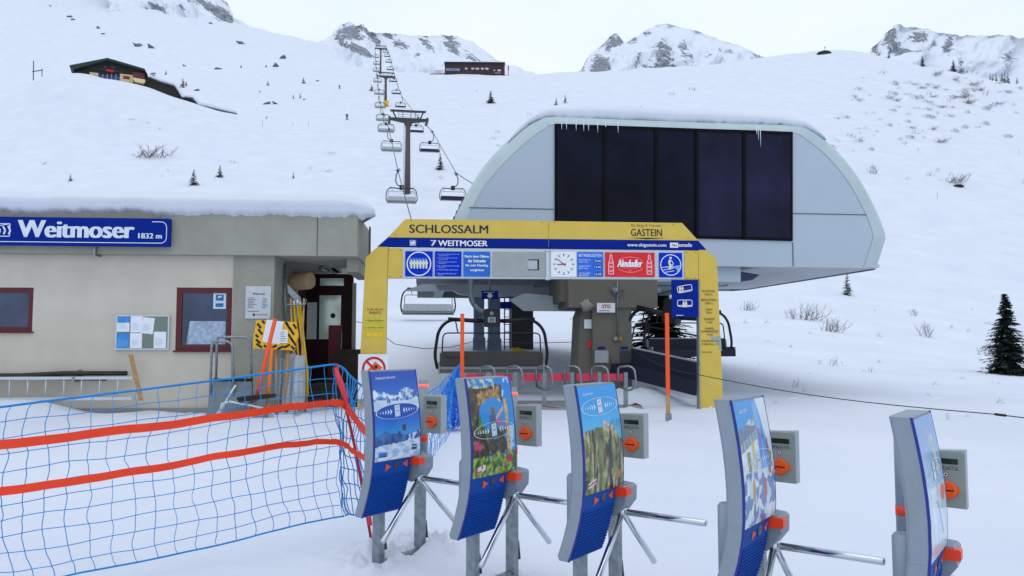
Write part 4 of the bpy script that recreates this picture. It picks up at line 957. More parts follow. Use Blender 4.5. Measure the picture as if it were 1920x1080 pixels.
q = MB(); q.tube([U(559, 566, .1), U(553, 640, .0), U(550, 720, -.1)], .018); q.build('shaft', WOOD, sh)
rk = at('tool_rack', 'galvanised rail holding the tools at the concrete pier', 'rack')
q = MB(); q.tube([U(531, 567, .1), U(540, 571, -.3), U(572, 571, -.3), U(574, 562, .0)], .02); q.tube([U(534, 497, .9), U(534, 560, .9), U(535, 600, .9)], .03, mi=0); q.build('rail', GALV, rk)
rl = at('cardboard_roll', 'big tan cardboard drum stored high beside the maroon door', 'drum')
q = MB(); c = U(567, 528, 1.6); q.tube([(c[0] - .24, 1.7, c[2]), (c[0] - .2, 1.68, c[2]), (c[0] + .18, 1.5, c[2] + .02), (c[0] + .22, 1.48, c[2] + .02)], [.2, .21, .21, .19], 18); q.build('drum', mm('cardboard', 'b49b76', .8, var=.08), rl)
q = MB(); q.tube([(c[0] - .13, 1.62, c[2] - .2), (c[0] - .17, 1.7, c[2] - .5), (c[0] - .2, 1.8, c[2] - 2.4)], .03); q.build('prop', WOOD, rl)

# ------------------------------------------------------------------ chairs of the lift
CTUBE = mm('dark_chair_tube', '26272b', .4, metal=.3, var=.15, scale=8)
CGREY = mm('grey_hanger', '6f7c88', .45, metal=.3, var=.1)
CBACK = mm('grey_seat_back', 'a9aeb0', .5, var=.08, scale=4)
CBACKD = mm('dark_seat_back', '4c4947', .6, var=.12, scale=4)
CNAVY = mm('navy_cushion', '141a33', .6, var=.1)
CALU = mm('seat_slats', '8f969c', .4, metal=.4, var=.1)
def rounded(pts, r=.12, k=4):
    out_ = [Vector(pts[0])]
    for a, b, c in zip(pts[:-2], pts[1:-1], pts[2:]):
        a, b, c = Vector(a), Vector(b), Vector(c); p = b + (a - b).normalized() * min(r, (a - b).length / 2); q = b + (c - b).normalized() * min(r, (c - b).length / 2)
        for i in range(k + 1):
            t = i / k; out_.append(p * (1 - t) ** 2 + b * 2 * t * (1 - t) + q * t * t)
    out_.append(Vector(pts[-1])); return out_
def chair_parts(detail=True, back=CBACK, lw=1.0):
    """origin: bottom of the seat, viewer at -y sees the back"""
    n_ = 8 if detail else 4; P_ = {}
    q = MB(); q.tube(rounded([(-1.42, .1, .12), (-1.50, .05, .45), (-1.40, 0, 1.15), (-1.12, 0, 1.42), (-.3, 0, 1.36)], .2), .042 * lw, n_)
    q.tube(rounded([(1.42, .1, .12), (1.50, .05, .45), (1.40, 0, 1.15), (1.12, 0, 1.42), (.3, 0, 1.36)], .2), .042 * lw, n_)
    q.tube([(-1.15, 0, 1.43), (-.2, 0, 1.38)], .05 * lw, n_); q.tube([(1.15, 0, 1.43), (.2, 0, 1.38)], .05 * lw, n_)
    P_['frame'] = (q, CTUBE)
    q = MB(); q.bbox(-.22, .22, -.10, .12, 1.22, 1.70, .05); P_['hanger_box'] = (q, CTUBE)
    q = MB(); q.tube(rounded([(-.12, 0, 1.58), (-.38, 0, 1.68), (-.58, 0, 1.98), (-.56, 0, 2.6), (-.40, 0, 3.0)], .25, 5), .07 * lw, n_ + 2)
    P_['hanger'] = (q, CGREY)
    q = MB(); q.bbox(-.48, -.26, -.35, .35, 2.94, 3.08, .03); q.box(-.6, -.1, -.06, .02, 3.06, 3.13); q.tube([(-.55, 0, 3.06), (-.2, 0, 3.3)], .05, 5); P_['grip'] = (q, DSTEEL)
    q = MB(); q.bbox(-1.38, 1.38, 0.0, .5, .10, .18, .02)
    for k in range(4): q.box(-1.36, 1.36, .02 + k * .01, .5, .0 + k * .022, .012 + k * .022)
    for x in (-1.4, 1.36): q.box(x, x + .05, -.05, .48, .0, .3)
    P_['seat'] = (q, CALU)
    q = MB(); q.prism([(-1.36, .20), (1.36, .20), (1.36, .52), (1.30, .58), (-1.30, .58), (-1.36, .52)], lambda x, z: -.02 - z * .15, lambda x, z: .02 - z * .15)
    P_['backrest'] = (q, back)
    q = MB(); q.prism([(-1.30, .2), (1.30, .2), (1.28, .55), (-1.28, .55)], lambda x, z: .025 - z * .15, lambda x, z: .08 - z * .15); q.bbox(-1.3, 1.3, .05, .52, .182, .23, .02); q.bbox(-1.36, 1.36, .505, .55, .0, .225, .015)
    P_['cushion'] = (q, CNAVY)
    q = MB(); q.tube(rounded([(-1.30, -.05, .5), (-1.28, -.1, 1.0), (-1.2, -.1, 1.06), (1.2, -.1, 1.06), (1.28, -.1, 1.0), (1.30, -.05, .5)], .1), .02 * lw, 6 if detail else 3)
    for x in (-.95, .95): q.tube([(x, -.05, 1.38), (x + .06, -.09, 1.07)], .018 * lw, 5)
    P_['safety_bar'] = (q, CTUBE)
    return P_
def make_chair(label, group=None, back=CBACK):
    root = empty('lift_chair', label=label, cat='chairlift seat', group=group)
    for k, (q, m_) in chair_parts(True, back).items(): q.build(k, m_, root)
    return root
AX = math.atan(.18)   # line of the lift, turned left of straight ahead
GL = 'grey backed chairs riding up the left rope'; GR = 'blue cushioned chairs coming down the right rope'
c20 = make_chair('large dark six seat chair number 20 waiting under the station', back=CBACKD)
u = P(921.5, 700, 21.2); c20.location = u; c20.rotation_euler = (0, 0, R(4))
hb = [o for o in c20.children if o.name.startswith('hanger_box')][0]
q = MB(); q.rect(-.1, .1, 1.34, 1.48, -.106, 0); text(q, '20', -.06, .06, 1.36, 1.46, -.109, 1, .02); q.disc(0, 1.58, .045, -.106, 0, 14, .02); q.build('number_plate', [mm('plate_grey', '9fb0b8', .5), BLACK], hb)
bb = [o for o in c20.children if o.name.startswith('backrest')][0]
q = MB(); text(q, 'Doppelmayr', -1.2, -.6, .38, .46, -.1, 0, .02); q.build('lettering', BLACK, bb)
proto = make_chair('grey backed empty chair swinging in front of the snow left of chair number 20', GL)
proto.location = P(803, 590, 43.6); proto.rotation_euler = (0, 0, AX)
L_ = [(753, 380, 76), (734, 283, 112), (724, 247, 143), (717.5, 226, 179)]
ordn = ['lowest', 'second lowest', 'third lowest', 'fourth lowest', 'fifth lowest', 'sixth lowest', 'seventh lowest', 'eighth lowest', 'ninth lowest', 'tenth lowest']
grips = []
for i, (px, py, Y) in enumerate(L_[:2]):
    c = copy_tree(proto); c.location = P(px, py, Y); c.rotation_euler = (0, 0, AX)
    c['label'] = ['grey backed chair overlapping the foot of the nearest lift tower', 'grey backed chair just left of the nearest tower mast, below its crossarm'][i]
R_ = [(849, 377, 88), (805.5, 286, 114), (780, 249, 153), (751, 202, 221)]
for i, (px, py, Y) in enumerate(R_[:2]):
    c = copy_tree(proto); c.location = P(px, py, Y); c.rotation_euler = (0, 0, AX + math.pi); c['group'] = GR
    c['label'] = ['blue cushioned chair closest to the white station hood on the right rope', 'blue cushioned chair hanging above the small spruce right of the nearest tower'][i]
# chairs turning behind the station column
ra = make_chair('dark chair turned sideways between the concrete column and the right yellow pillar', None); ra.scale = (1, 1, 1.25); ra.location = P(1246, 728, 20.2); ra.rotation_euler = (0, R(-9), math.pi - R(50)); ra.location.z += .12
for c_ in list(ra.children):
    if c_.name.startswith('grip'): bpy.data.objects.remove(c_)
    elif c_.name.startswith('hanger') and 'box' not in c_.name: c_.scale = (1, 1, .88); c_.location.z = .19
rb = make_chair('dark chair seen partly behind the right yellow pillar and beyond it', None); rb.location = P(1290, 668, 25.5); rb.rotation_euler = (0, 0, math.pi + R(12)); rb.location.z -= 0.0
# far chairs as single meshes of the same shape
q = MB()
for k, (s_, m_) in enumerate(chair_parts(False, lw=1.3).items()):
    g, mt = m_
    b = len(q.v); q.v += g.v; q.f += [[b + i for i in f] for f in g.f]; q.m += [k] * len(g.f); q.sm += g.sm
far = None
PL = chair_parts(False)
farL = L_[2:] + [(713, 202, 217), (711, 177, 238), (708, 154, 282), (706.5, 134, 318), (706, 121, 352), (705, 108, 388)]
farR = R_[2:] + [(743, 177, 253), (737, 154, 283), (732, 132, 313), (729, 118, 345), (726, 107, 378), (723, 99, 405)]
mats_ = [v[1] for v in PL.values()]
for side, lst in (('L', farL), ('R', farR)):
    for i, (px, py, Y) in enumerate(lst):
        if far is None: o = far = q.build('lift_chair', mats_)
        else: o = far.copy(); sc.collection.objects.link(o)
        o.location = P(px, py, Y); o.rotation_euler = (0, 0, AX + (math.pi if side == 'R' else 0))
        tag(o, '%s chair on the %s rope of those hanging above the nearest tower head' % (['lowest', 'second lowest', 'third lowest', 'fourth lowest', 'fifth lowest', 'sixth lowest', 'seventh lowest', 'topmost'][i] if i < 7 else 'topmost', 'left' if side == 'L' else 'right'), 'chairlift seat', GL if side == 'L' else GR)
# ropes through the grips
def rope(name, pts, r, label):
    q = MB()
    for a, b in zip(pts[:-1], pts[1:]): pass
    q.tube(pts, r, 6); o = q.build(name, mm('steel_rope', '4c5158', .5, metal=.4)); tag(o, label, 'rope'); return o
def gp(lst, sgn):
    res = []
    for (px, py, Y) in lst:
        p = P(px, py, Y); res.append(p + Vector((-.38 * sgn, 0, 3.1)))
    return res
gl_ = gp([(803, 590, 43.6)] + L_ + farL[2:], 1); gr_ = gp(R_ + farR[2:], -1)
gl_ = [Vector((-1.2, 24, 4.6)), Vector((-2.9, 35, 5.0))] + sorted(gl_, key=lambda v: v.y); gr_ = [Vector((4.6, 25, 4.6)), Vector((2.2, 37, 6.4))] + sorted(gr_, key=lambda v: v.y)
rope('haul_rope', gl_, [.03 + .00022 * p.y for p in gl_], 'steel haul rope of the left chair line rising to the towers')
rope('haul_rope', gr_, [.03 + .00022 * p.y for p in gr_], 'steel haul rope of the right chair line rising to the towers')
# towers
TBR = mm('brown_tower_paint', '55474a', .6, var=.12, scale=1)
def tower(px, prow, pbase, Y, label, pad=False):
    b = P(px + 1, pbase, Y); h = P(px, prow, Y); H = h.z - b.z
    t = empty('lift_tower', (b.x, b.y, b.z), AX, label, 'lift tower', 'towers of the chairlift')
    g = terrain(b.x, b.y) - b.z
    q = MB(); q.tube([(0, 0, min(g, 0) - 1), (0, 0, H - 1.8)], [.50, .36], 12); q.build('mast', TBR, t)
    q = MB(); q.prism([(-3.0, H - 1.25), (3.0, H - 1.25), (3.0, H - 1.6), (.7, H - 2.0), (.4, H - 2.6), (-.4, H - 2.6), (-.7, H - 2.0), (-3.0, H - 1.6)], -.3, .3); q.build('crossarm', DSTEEL, t)
    q = MB(); q.box(-2.9, 2.9, -.25, .25, H - .18, H + .08)
    for s_ in (-1, 1): q.tube([(s_ * 2.5, 0, H - .1), (s_ * 1.95, 0, H - 1.3)], .13, 6)
    q.build('gantry', DSTEEL, t)
    q = MB()
    for x0, x1 in ((-1.6, -.9), (-.85, .4), (.45, 1.1), (1.15, 1.7)):
        for z in (.1, .5, .85): q.tube([(x0, -.4, H - 1.25 + z), (x1, -.4, H - 1.25 + z)], .03, 4)
        for x in (x0, x1): q.tube([(x, -.4, H - 1.25), (x, -.4, H - .4)], .03, 4)
    q.build('railing', GALV, t)
    for s_ in (-1, 1):
        q = MB(); q.box(s_ * 3.05 - .2, s_ * 3.05 + .2, -1.7, 1.7, H - 1.95, H - 1.7)
        for k in range(6): q.tube([(s_ * 3.05 - .15, -1.5 + k * .6, H - 1.6), (s_ * 3.05 + .15, -1.5 + k * .6, H - 1.6)], .22, 10)
        q.build('sheave_train', DSTEEL, t)
    q = MB(); q.tube([(-.55, -.3, 0), (-.45, -.3, H - 2.4)], .03, 4); q.tube([(-.75, -.3, 0), (-.65, -.3, H - 2.4)], .03, 4); z = .3
    while z < H - 2.5: q.tube([(-.75, -.3, z), (-.5, -.3, z)], .02, 4); z += .5
    q.build('ladder', GALV, t)
    if pad: q = MB(); q.tube([(.2, -.2, -.6), (.2, -.2, 1.6)], .9, 10); q.build('crash_pad', mm('pad_yellow', 'd8a91e', .6), t)
tower(763, 208, 363, 129, 'nearest brown lift tower with railings on its crossarm')
tower(722, 136, 198, 285, 'middle lift tower on the slope with yellow padding at its foot', True)
tower(712.5, 86, 150, 418, 'farthest lift tower standing against the cloudy crag')

# ------------------------------------------------------------------ boarding area
MAT = mm('grey_rubber_mat', '8f9496', .8, var=.1, scale=2)
q = MB(); A = [P(868, 768, 18.2), P(1230, 766, 18.2)]
q.box(-1.35, 3.0, 18.35, 20.7, -.05, .035); q.box(-1.35, 3.0, 20.0, 20.12, .035, .07); o = q.build('boarding_platform', MAT); tag(o, kind='structure')
q = MB()
def gline(x0, y0, x1, y1, w_):
    d = Vector((x1 - x0, y1 - y0, 0)); p_ = Vector((-d.y, d.x, 0)).normalized() * w_ / 2
    q.add([(x0 - p_.x, y0 - p_.y, .041), (x1 - p_.x, y1 - p_.y, .041), (x1 + p_.x, y1 + p_.y, .041), (x0 + p_.x, y0 + p_.y, .041)], [(0, 1, 2, 3)])
gline(.05, 19.95, 1.0, 18.4, .08); gline(.6, 19.9, 1.9, 18.7, .04); gline(-.35, 19.4, .35, 18.4, .06); gline(-1.0, 19.8, -.4, 18.5, .06)
q.build('red_line', mm('red_line_paint', 'a8283a', .7), o)
q = MB()
q.grid(lambda u, v: (1.9 + 2.6 * u, 19.3 + 1.6 * v, .42 * math.sin(math.pi * u) ** .8 * math.sin(math.pi * v) ** .7 * (1 + .3 * fbm(u * 4, v * 4, 2)) - .03), 40, 26); o = q.build('snow_bank', SNOW, fix=False); tag(o, kind='structure')
PINK = mm('red_padding', 'cc3650', .6, var=.06)
def gate(px, first=None):
    u = P(px, 763, 18.75)
    t = empty('boarding_gate', (u.x, u.y, 0), R(3), cat='gate', group='boarding gates with red padded arms')
    q = MB(); q.bbox(-.045, .045, -.04, .04, 0, .83, .01); q.box(-.08, .08, -.07, .07, .0, .03); q.build('post', GALV, t)
    q = MB(); q.prism([(-.54, .67), (-.51, .63), (-.07, .63), (-.07, .80), (-.51, .80), (-.54, .76)], -.05, .03); q.build('padded_arm', PINK, t)
    q = MB(); q.tube(rounded([(-.18, -.05, .50), (-.2, -.12, .95), (.02, -.35, .99), (.12, -.45, .92), (.16, -.45, .55), (.05, -.3, .42), (-.18, -.05, .50)], .08, 3), .024, 8); q.build('loop_handle', GALV, t)
    return t
g0 = None
gl = ['boarding gate half hidden behind the log arch poster, leftmost of the row', 'boarding gate just right of the log arch poster', 'boarding gate standing clear between two posters, red stripe at its foot', 'boarding gate left of the concrete column', 'boarding gate in front of the concrete column', 'rightmost boarding gate beside the snow bank']
for i, px in enumerate((916, 966, 1020.5, 1073, 1124, 1173.5)):
    if g0 is None: g = g0 = gate(px)
    else: g = copy_tree(g0); g.location.x = P(px, 763, 18.75).x
    g['label'] = gl[i]
# tall marker poles
for (px, yt, yb, Y, ys, lab) in ((1253, 587, 790, 15.5, 741, 'tall orange marker pole with wooden foot in front of the right yellow pillar'), (866, 588, 800, 15.0, 745, 'tall orange marker pole rising behind the log arch poster')):
    a = P(px - 1.5, yt, Y); b = P(px, yb, Y); m_ = P(px, ys, Y); t = empty('marker_pole', (b.x, b.y, 0), 0, lab, 'pole', 'orange marker poles by the boarding area')
    q = MB(); q.box(-.035, .035, -.03, .03, m_.z, a.z); q.build('painted_pole', ORANGE, t, M=Matrix.Shear('XY', 4, (0, 0)))
    q = MB(); q.box(-.035, .035, -.03, .03, 0, m_.z - .001); q.build('wooden_foot', WOOD, t)
    q = MB(); q.box(-.05, .06, -.05, .02, -.03, .17); q.build('foot_bracket', GALV, t)
# rope from the column past the portal to the right
q = MB(); A = P(1185, 655, 20.2); B = P(1311, 703, 17.9); C = P(1868, 777, 12.5); Dd = P(1990, 792, 11.8)
pts = [A + (B - A) * t - Vector((0, 0, .12 * math.sin(math.pi * t))) for t in [i / 6 for i in range(7)]] + [B + (C - B) * t - Vector((0, 0, .10 * math.sin(math.pi * t))) for t in [i / 14 for i in range(1, 15)]] + [Dd]
q.tube(pts, .009, 6); o = q.build('barrier_rope', mm('dark_cord', '2c3038', .7)); tag(o, 'thin dark rope strung from the portal across the snow to the right edge', 'rope')
q = MB(); q.tube([C - (C - B).normalized() * .02, C + (Dd - C).normalized() * .14], .022, 6); q.build('rope_knot', BLACK, o)
q = MB(); A = P(690, 608, 25); B = P(795, 654, 25.5); C = P(890, 640, 27); E = P(1004, 643, 27.5); G_ = P(1095, 641, 27)
q.tube([P(655, 600, 24), A, P(740, 645, 25), B, P(845, 651, 26), C, E, G_, P(1300, 635, 28)], .012, 5); o = q.build('red_cord', mm('red_cord', 'b23444', .7)); tag(o, 'thin red cord marking off the slope behind the waiting chair', 'cord')
q = MB(); u = P(970, 672, 24.5); q.blob((u.x, u.y, u.z), .34, .2, .3, 9, 2, .5); o = q.build('yellow_cushion', mm('yellow_tarp', 'd9c21a', .6, var=.1, bump=.3, bscale=10)); tag(o, 'crumpled yellow padding showing over the back of the waiting dark chair', 'padding')
for px, lab in ((1192, 'small brown bit of wood lying in the snow by the last boarding gate'),):
    q = MB(); u = hit(px, 763); q.tube([u + Vector((-.12, 0, .03)), u + Vector((0, .02, .07)), u + Vector((.1, 0, .03)), u + Vector((.15, .0, .0))], [.02, .035, .03, .01], 6); o = q.build('wood_scrap', mm('brown_scrap', '7a4a2a', .8)); tag(o, lab, 'debris')

# ------------------------------------------------------------------ turnstiles
NV = Vector((NX, NY)); TV = Vector((-NY, NX)); TANG = math.atan2(NY, NX)   # local x = towards the skier's side, local y = walking direction
CZ = [(.37, -.105), (.42, -.083), (.50, -.055), (.60, -.027), (.70, -.008), (.80, 0), (.92, 0), (1.02, -.006), (1.13, -.018), (1.24, -.035), (1.352, -.055)]
def cz(z): return float(np.interp(z, [c[0] for c in CZ], [c[1] for c in CZ]))
CASE = mm('silver_case', '8a95a1', .5, metal=.3, var=.07, scale=9, bump=.05, bscale=80)
CASED = mm('dark_case_edge', '4b545c', .5, var=.1)
TBLUE = mm('turnstile_blue', '0a4aa2', .55, var=.06, scale=6, spec=.15)
READ = mm('reader_face', '8d958f', .5, var=.05, scale=12)
LAMPO = mm('orange_lamp', 'f2441a', .35, var=.04)
CHROME = mm('chrome_tube', 'c9ced4', .16, metal=1.0, var=.04)
PW0, PW1, PZ0, PZ1 = .008, .446, .748, 1.344
def posp(u, v, e=.004):
    z = PZ0 + (PZ1 - PZ0) * v; return (cz(z) + e, PW0 + (PW1 - PW0) * u, z)
def mixc(a, b, t): t = max(0, min(1, t)); return tuple(x * (1 - t) + y * t for x, y in zip(a, b))
def hx(h): return tuple(int(h[i:i + 2], 16) / 255 for i in (0, 2, 4))
def nz(u, v, f, s=0, o=4): return fbm(u * f, v * f, s, o)
def ridge(u, s, base, amp): return base + amp * fbm(u * 4, s, 0, 5)
def poster_a(u, v):
    if v > .56:
        c = mixc(hx('2f86e0'), hx('1450b4'), (v - .6) * 3)
        r_ = .76 + .05 * fbm(u * 5, 1, 0, 5) + .035 * math.sin(u * 9 + 1)
        if v < r_: c = mixc(hx('3568b8'), hx('eaf2fb'), .5 + 1.6 * nz(u, v * 1.6, 9, 2))
        if v < .665 + .01 * math.sin(u * 8): c = mixc(hx('b9d2ea'), hx('dbe8f4'), .5 + nz(u, v * 3, 6, 4))
        if abs(u - .30) < .01 and abs(v - .655) < .012 or abs(u - .34) < .01 and abs(v - .655) < .012: c = hx('22324a')
        return c
    c = mixc(hx('3a9ae6'), hx('0b58c6'), (v - .28) * 4)
    if v < .29 + .03 * fbm(u * 7, 4, 0, 5) + .02 * math.sin(u * 7): c = mixc(hx('234f96'), hx('4a80bd'), .4 + nz(u, v, 9, 6)) if u < .72 or nz(u, v, 14, 3) < 0 else hx('d4e4f2')
    if v < .16 + .05 * u + .01 * nz(u, v, 9): c = mixc(hx('9dc4e6'), hx('e2eef8'), .6 + 1.4 * nz(u, v * 2.2, 8, 1))
    for (a, b, r_) in ((.63, .35, .045), (.52, .29, .026)):
        if abs(u - a) < r_ and abs(v - b) < r_ * .8: c = hx('2c3e5c')
    if .08 < u < .26 and .045 < v < .1: c = hx('2a78cc') if v > .045 + (u - .08) * .1 else hx('12388a')
    if .80 < u < .92 and (.12 < v < .145 or .075 < v < .11): c = hx('1a3c80')
    return c
def poster_b(u, v):
    c = mixc(hx('5aaee6'), hx('0f7fd6'), v) if nz(u, v, 5, 4) < .25 else hx('b8dcf2')
    g = nz(u, v * 1.3, 9, 7, 5)
    fol = mixc(hx('24361e'), hx('6d8c3a'), .45 + 1.5 * g)
    cx, cy = .5, .62; d = math.hypot((u - cx) / .32, (v - cy) / .2)
    arch = v < .93 + .03 * g and v > .2 and (u < .78 + .05 * g)
    if arch and not (d < 1 and v > .48): c = mixc(hx('2e2a22'), hx('5b4a34'), .5 + 1.4 * nz(u, v, 12, 1))
    if .18 < u < .72 and abs(v - (.79 + .12 * (u - .18))) < .062 + .02 * g: c = mixc(hx('6b4a26'), hx('c49a5e'), .5 + 2.2 * nz(u * 2, v, 15, 3))
    if v > .9 and g > 0 and u < .6: c = mixc(hx('5f7a52'), hx('c8d2c4'), .5 + g)
    if u < .35 and v < .62 and g > -.1: c = fol
    if .28 < u < .42 and .56 < v < .72 and g > -.15: c = mixc(hx('2f7a2c'), hx('79b84a'), .5 + g)
    if d < .9 and v > .5: c = mixc(hx('3aa2e2'), hx('1687d6'), v)
    if math.hypot(u - .5, (v - .66) * 1.3) < .055: c = hx('7a5a42')
    if abs(u - .50) < .09 and .36 < v < .62: c = mixc(hx('2f6fa6'), hx('3f5a78'), .5 + g)
    if abs((v - .6) - (u - .6) * .55) < .022 and .56 < u < .76: c = hx('d9a58c')
    if .58 < u < .72 and .5 < v < .57: c = hx('b0607e')
    if abs(u - (.82 + .05 * (.6 - v))) < .035 and v < .78: c = mixc(hx('a8763a'), hx('e0b878'), .5 + 2 * g)
    if v < .44 and u < .8 and nz(u, v, 7, 12) > -.05: c = mixc(hx('2b2a2c'), hx('4c4a3c'), .5 + 1.5 * g)
    if .04 < u < .2 and .28 < v < .38 and g > -.1: c = hx('c8456e')
    if v < .22 + .06 * g: c = mixc(hx('37521c'), hx('a3c04a'), .5 + 1.6 * nz(u, v, 13, 2, 5))
    if .06 < u < .28 and abs(v - .07 - (u - .06) * .12) < .03: c = hx('e6e2dc') if g > -.2 else hx('c03038')
    if .78 < u < .93 and .1 < v < .19: c = hx('b52a44')
    return c
def poster_c(u, v):
    c = mixc(hx('5fc2ea'), hx('1c9be4'), (v - .55) * 3)
    if v < .66 and v < .62 + (.06 * (u - .7) + .10 * max(0, 1 - abs(u - .84) * 7)): c = mixc(hx('2c86b8'), hx('58b0d6'), .5 + nz(u, v, 6))
    top = .60 + .03 * fbm(u * 7, 3, 0, 5) - (.0 if u > .3 else (.3 - u) * .1) - max(0, u - .75) * .6
    if v < top:
        g = fbm(u * 14, v * 4.5, 5, 6); c = mixc(hx('33362a'), hx('c4b68c'), .5 + 1.5 * g)
        if nz(u, v * 1.3, 6, 9) > .05: c = mixc(c, hx('6d8034'), .65)
        if abs(u - (.62 + .1 * (.6 - v))) < .05 and g < .2: c = mixc(c, hx('1c1f24'), .7)
    for a, b, r_ in ((.58, .625, .045), (.66, .62, .03)):
        if math.hypot(u - a, (v - b) * 1.4) < r_: c = mixc(hx('d87a5a'), hx('eadfd0'), .5 + 2 * nz(u, v, 30))
    if .08 < u < .27 and abs(v - .075 - (u - .08) * .18) < .025: c = hx('e9e4e0')
    if .08 < u < .27 and abs(v - .075 - (u - .08) * .18) < .010: c = hx('c23a44')
    if .78 < u < .92 and .09 < v < .16: c = hx('b57a44')
    return c
def poster_d(u, v):
    g = nz(u, v, 7, 3, 5)
    c = hx('3a9ade')
    if v < .93 - .14 * abs(u - .75) * 2 + .02 * g: c = mixc(hx('7f8c99'), hx('cfe0ef'), .55 + 1.5 * g) if u < .55 else mixc(hx('6f7b88'), hx('8d98a4'), .5 + g)
    if v < .78 + .04 * g and u < .6: c = mixc(hx('5b7ca6'), hx('76818c'), .5 + g)
    if abs(v - (.62 + .18 * u)) < .035 and u < .68: c = hx('9fb4c2') if math.sin(u * 60) > 0 else hx('7d95a8')
    if v < .58 + .18 * u and u < .7: c = mixc(hx('d4dee8'), hx('eef2f6'), .5 + g)
    if u > .56 and v > .4: c = mixc(hx('2f86d8'), hx('74b6ea'), .5 + 2 * nz(u * 2, v, 4, 8)) if u < .93 - (v - .5) * .5 else hx('dce6ea')
    for a, b, w_, h, col in ((.22, .50, .05, .09, '77803a'), (.38, .55, .04, .12, 'c9c04a'), (.62, .68, .02, .08, 'c24a48'), (.74, .72, .02, .05, '3a4450'), (.84, .6, .03, .06, '8a3a3a'), (.9, .5, .04, .06, '9a7a3a'), (.3, .22, .05, .14, 'b9a04a'), (.66, .24, .05, .10, 'c05a50')):
        if abs(u - a) < w_ + .02 * g and abs(v - b) < h: c = mixc(c, hx(col), .85)
    if v < .42:
        c = mixc(hx('eef2f8'), hx('c6d6ea'), .5 + g)
        if nz(u, v * 1.4, 6, 21) > .08: c = hx('5f87c0')
        for a, b, w_, h, col in ((.3, .27, .05, .1, 'b9a04a'), (.3, .12, .03, .06, '3f7a4a'), (.66, .26, .06, .09, 'c05a50'), (.85, .4, .05, .04, 'b86a3a')):
            if math.hypot((u - a) / w_, (v - b) / h) < 1: c = hx(col)
    return c
def poster_e(u, v):
    c = mixc(hx('c4dbe8'), hx('5f93d0'), (v - .35) * 1.8)  # grey-blue reflection on the poster is painted into its colours
    g = nz(u, v, 6, 13, 5)
    if u > .45 and .55 < v < .85 and abs(u - .62 - (.8 - v) * .4) < .09 + .05 * g: c = mixc(hx('8fa39a'), hx('d9e2dc'), .5 + g)
    if v < .5: c = mixc(hx('b9d2e4'), hx('dbe8f0'), .5 + 1.5 * g)
    if math.hypot((u - .5) / .07, (v - .86) / .05) < 1: c = hx('a98ab8')
    if math.hypot((u - .82) / .14, (v - .42) / .06) < 1: c = hx('e58a86')
    if abs(u - .55 - (.3 - v)) < .05 and .12 < v < .4: c = hx('9aa6c8')
    return c
def painted(name, fn, pos, nu, nv, parent, rough=.18):
    key = 'printed_poster'
    if key not in _M:
        m = bpy.data.materials.new(key); m.use_nodes = True; t = m.node_tree; b = t.nodes['Principled BSDF']
        a = t.nodes.new('ShaderNodeVertexColor'); a.layer_name = 'Col'; t.links.new(a.outputs[0], b.inputs['Base Color']); b.inputs['Roughness'].default_value = rough; _M[key] = m
    q = MB(); q.grid(pos, nu, nv); o = q.build(name, _M[key], parent, fix=False)
    ca = o.data.color_attributes.new('Col', 'FLOAT_COLOR', 'POINT'); arr = []
    for j in range(nv + 1):
        for i in range(nu + 1):
            arr += [*(x * .95 for x in lin(tuple(max(0, min(1, k)) for k in fn(i / nu, j / nv)))), 1]
    ca.data.foreach_set('color', arr); return o
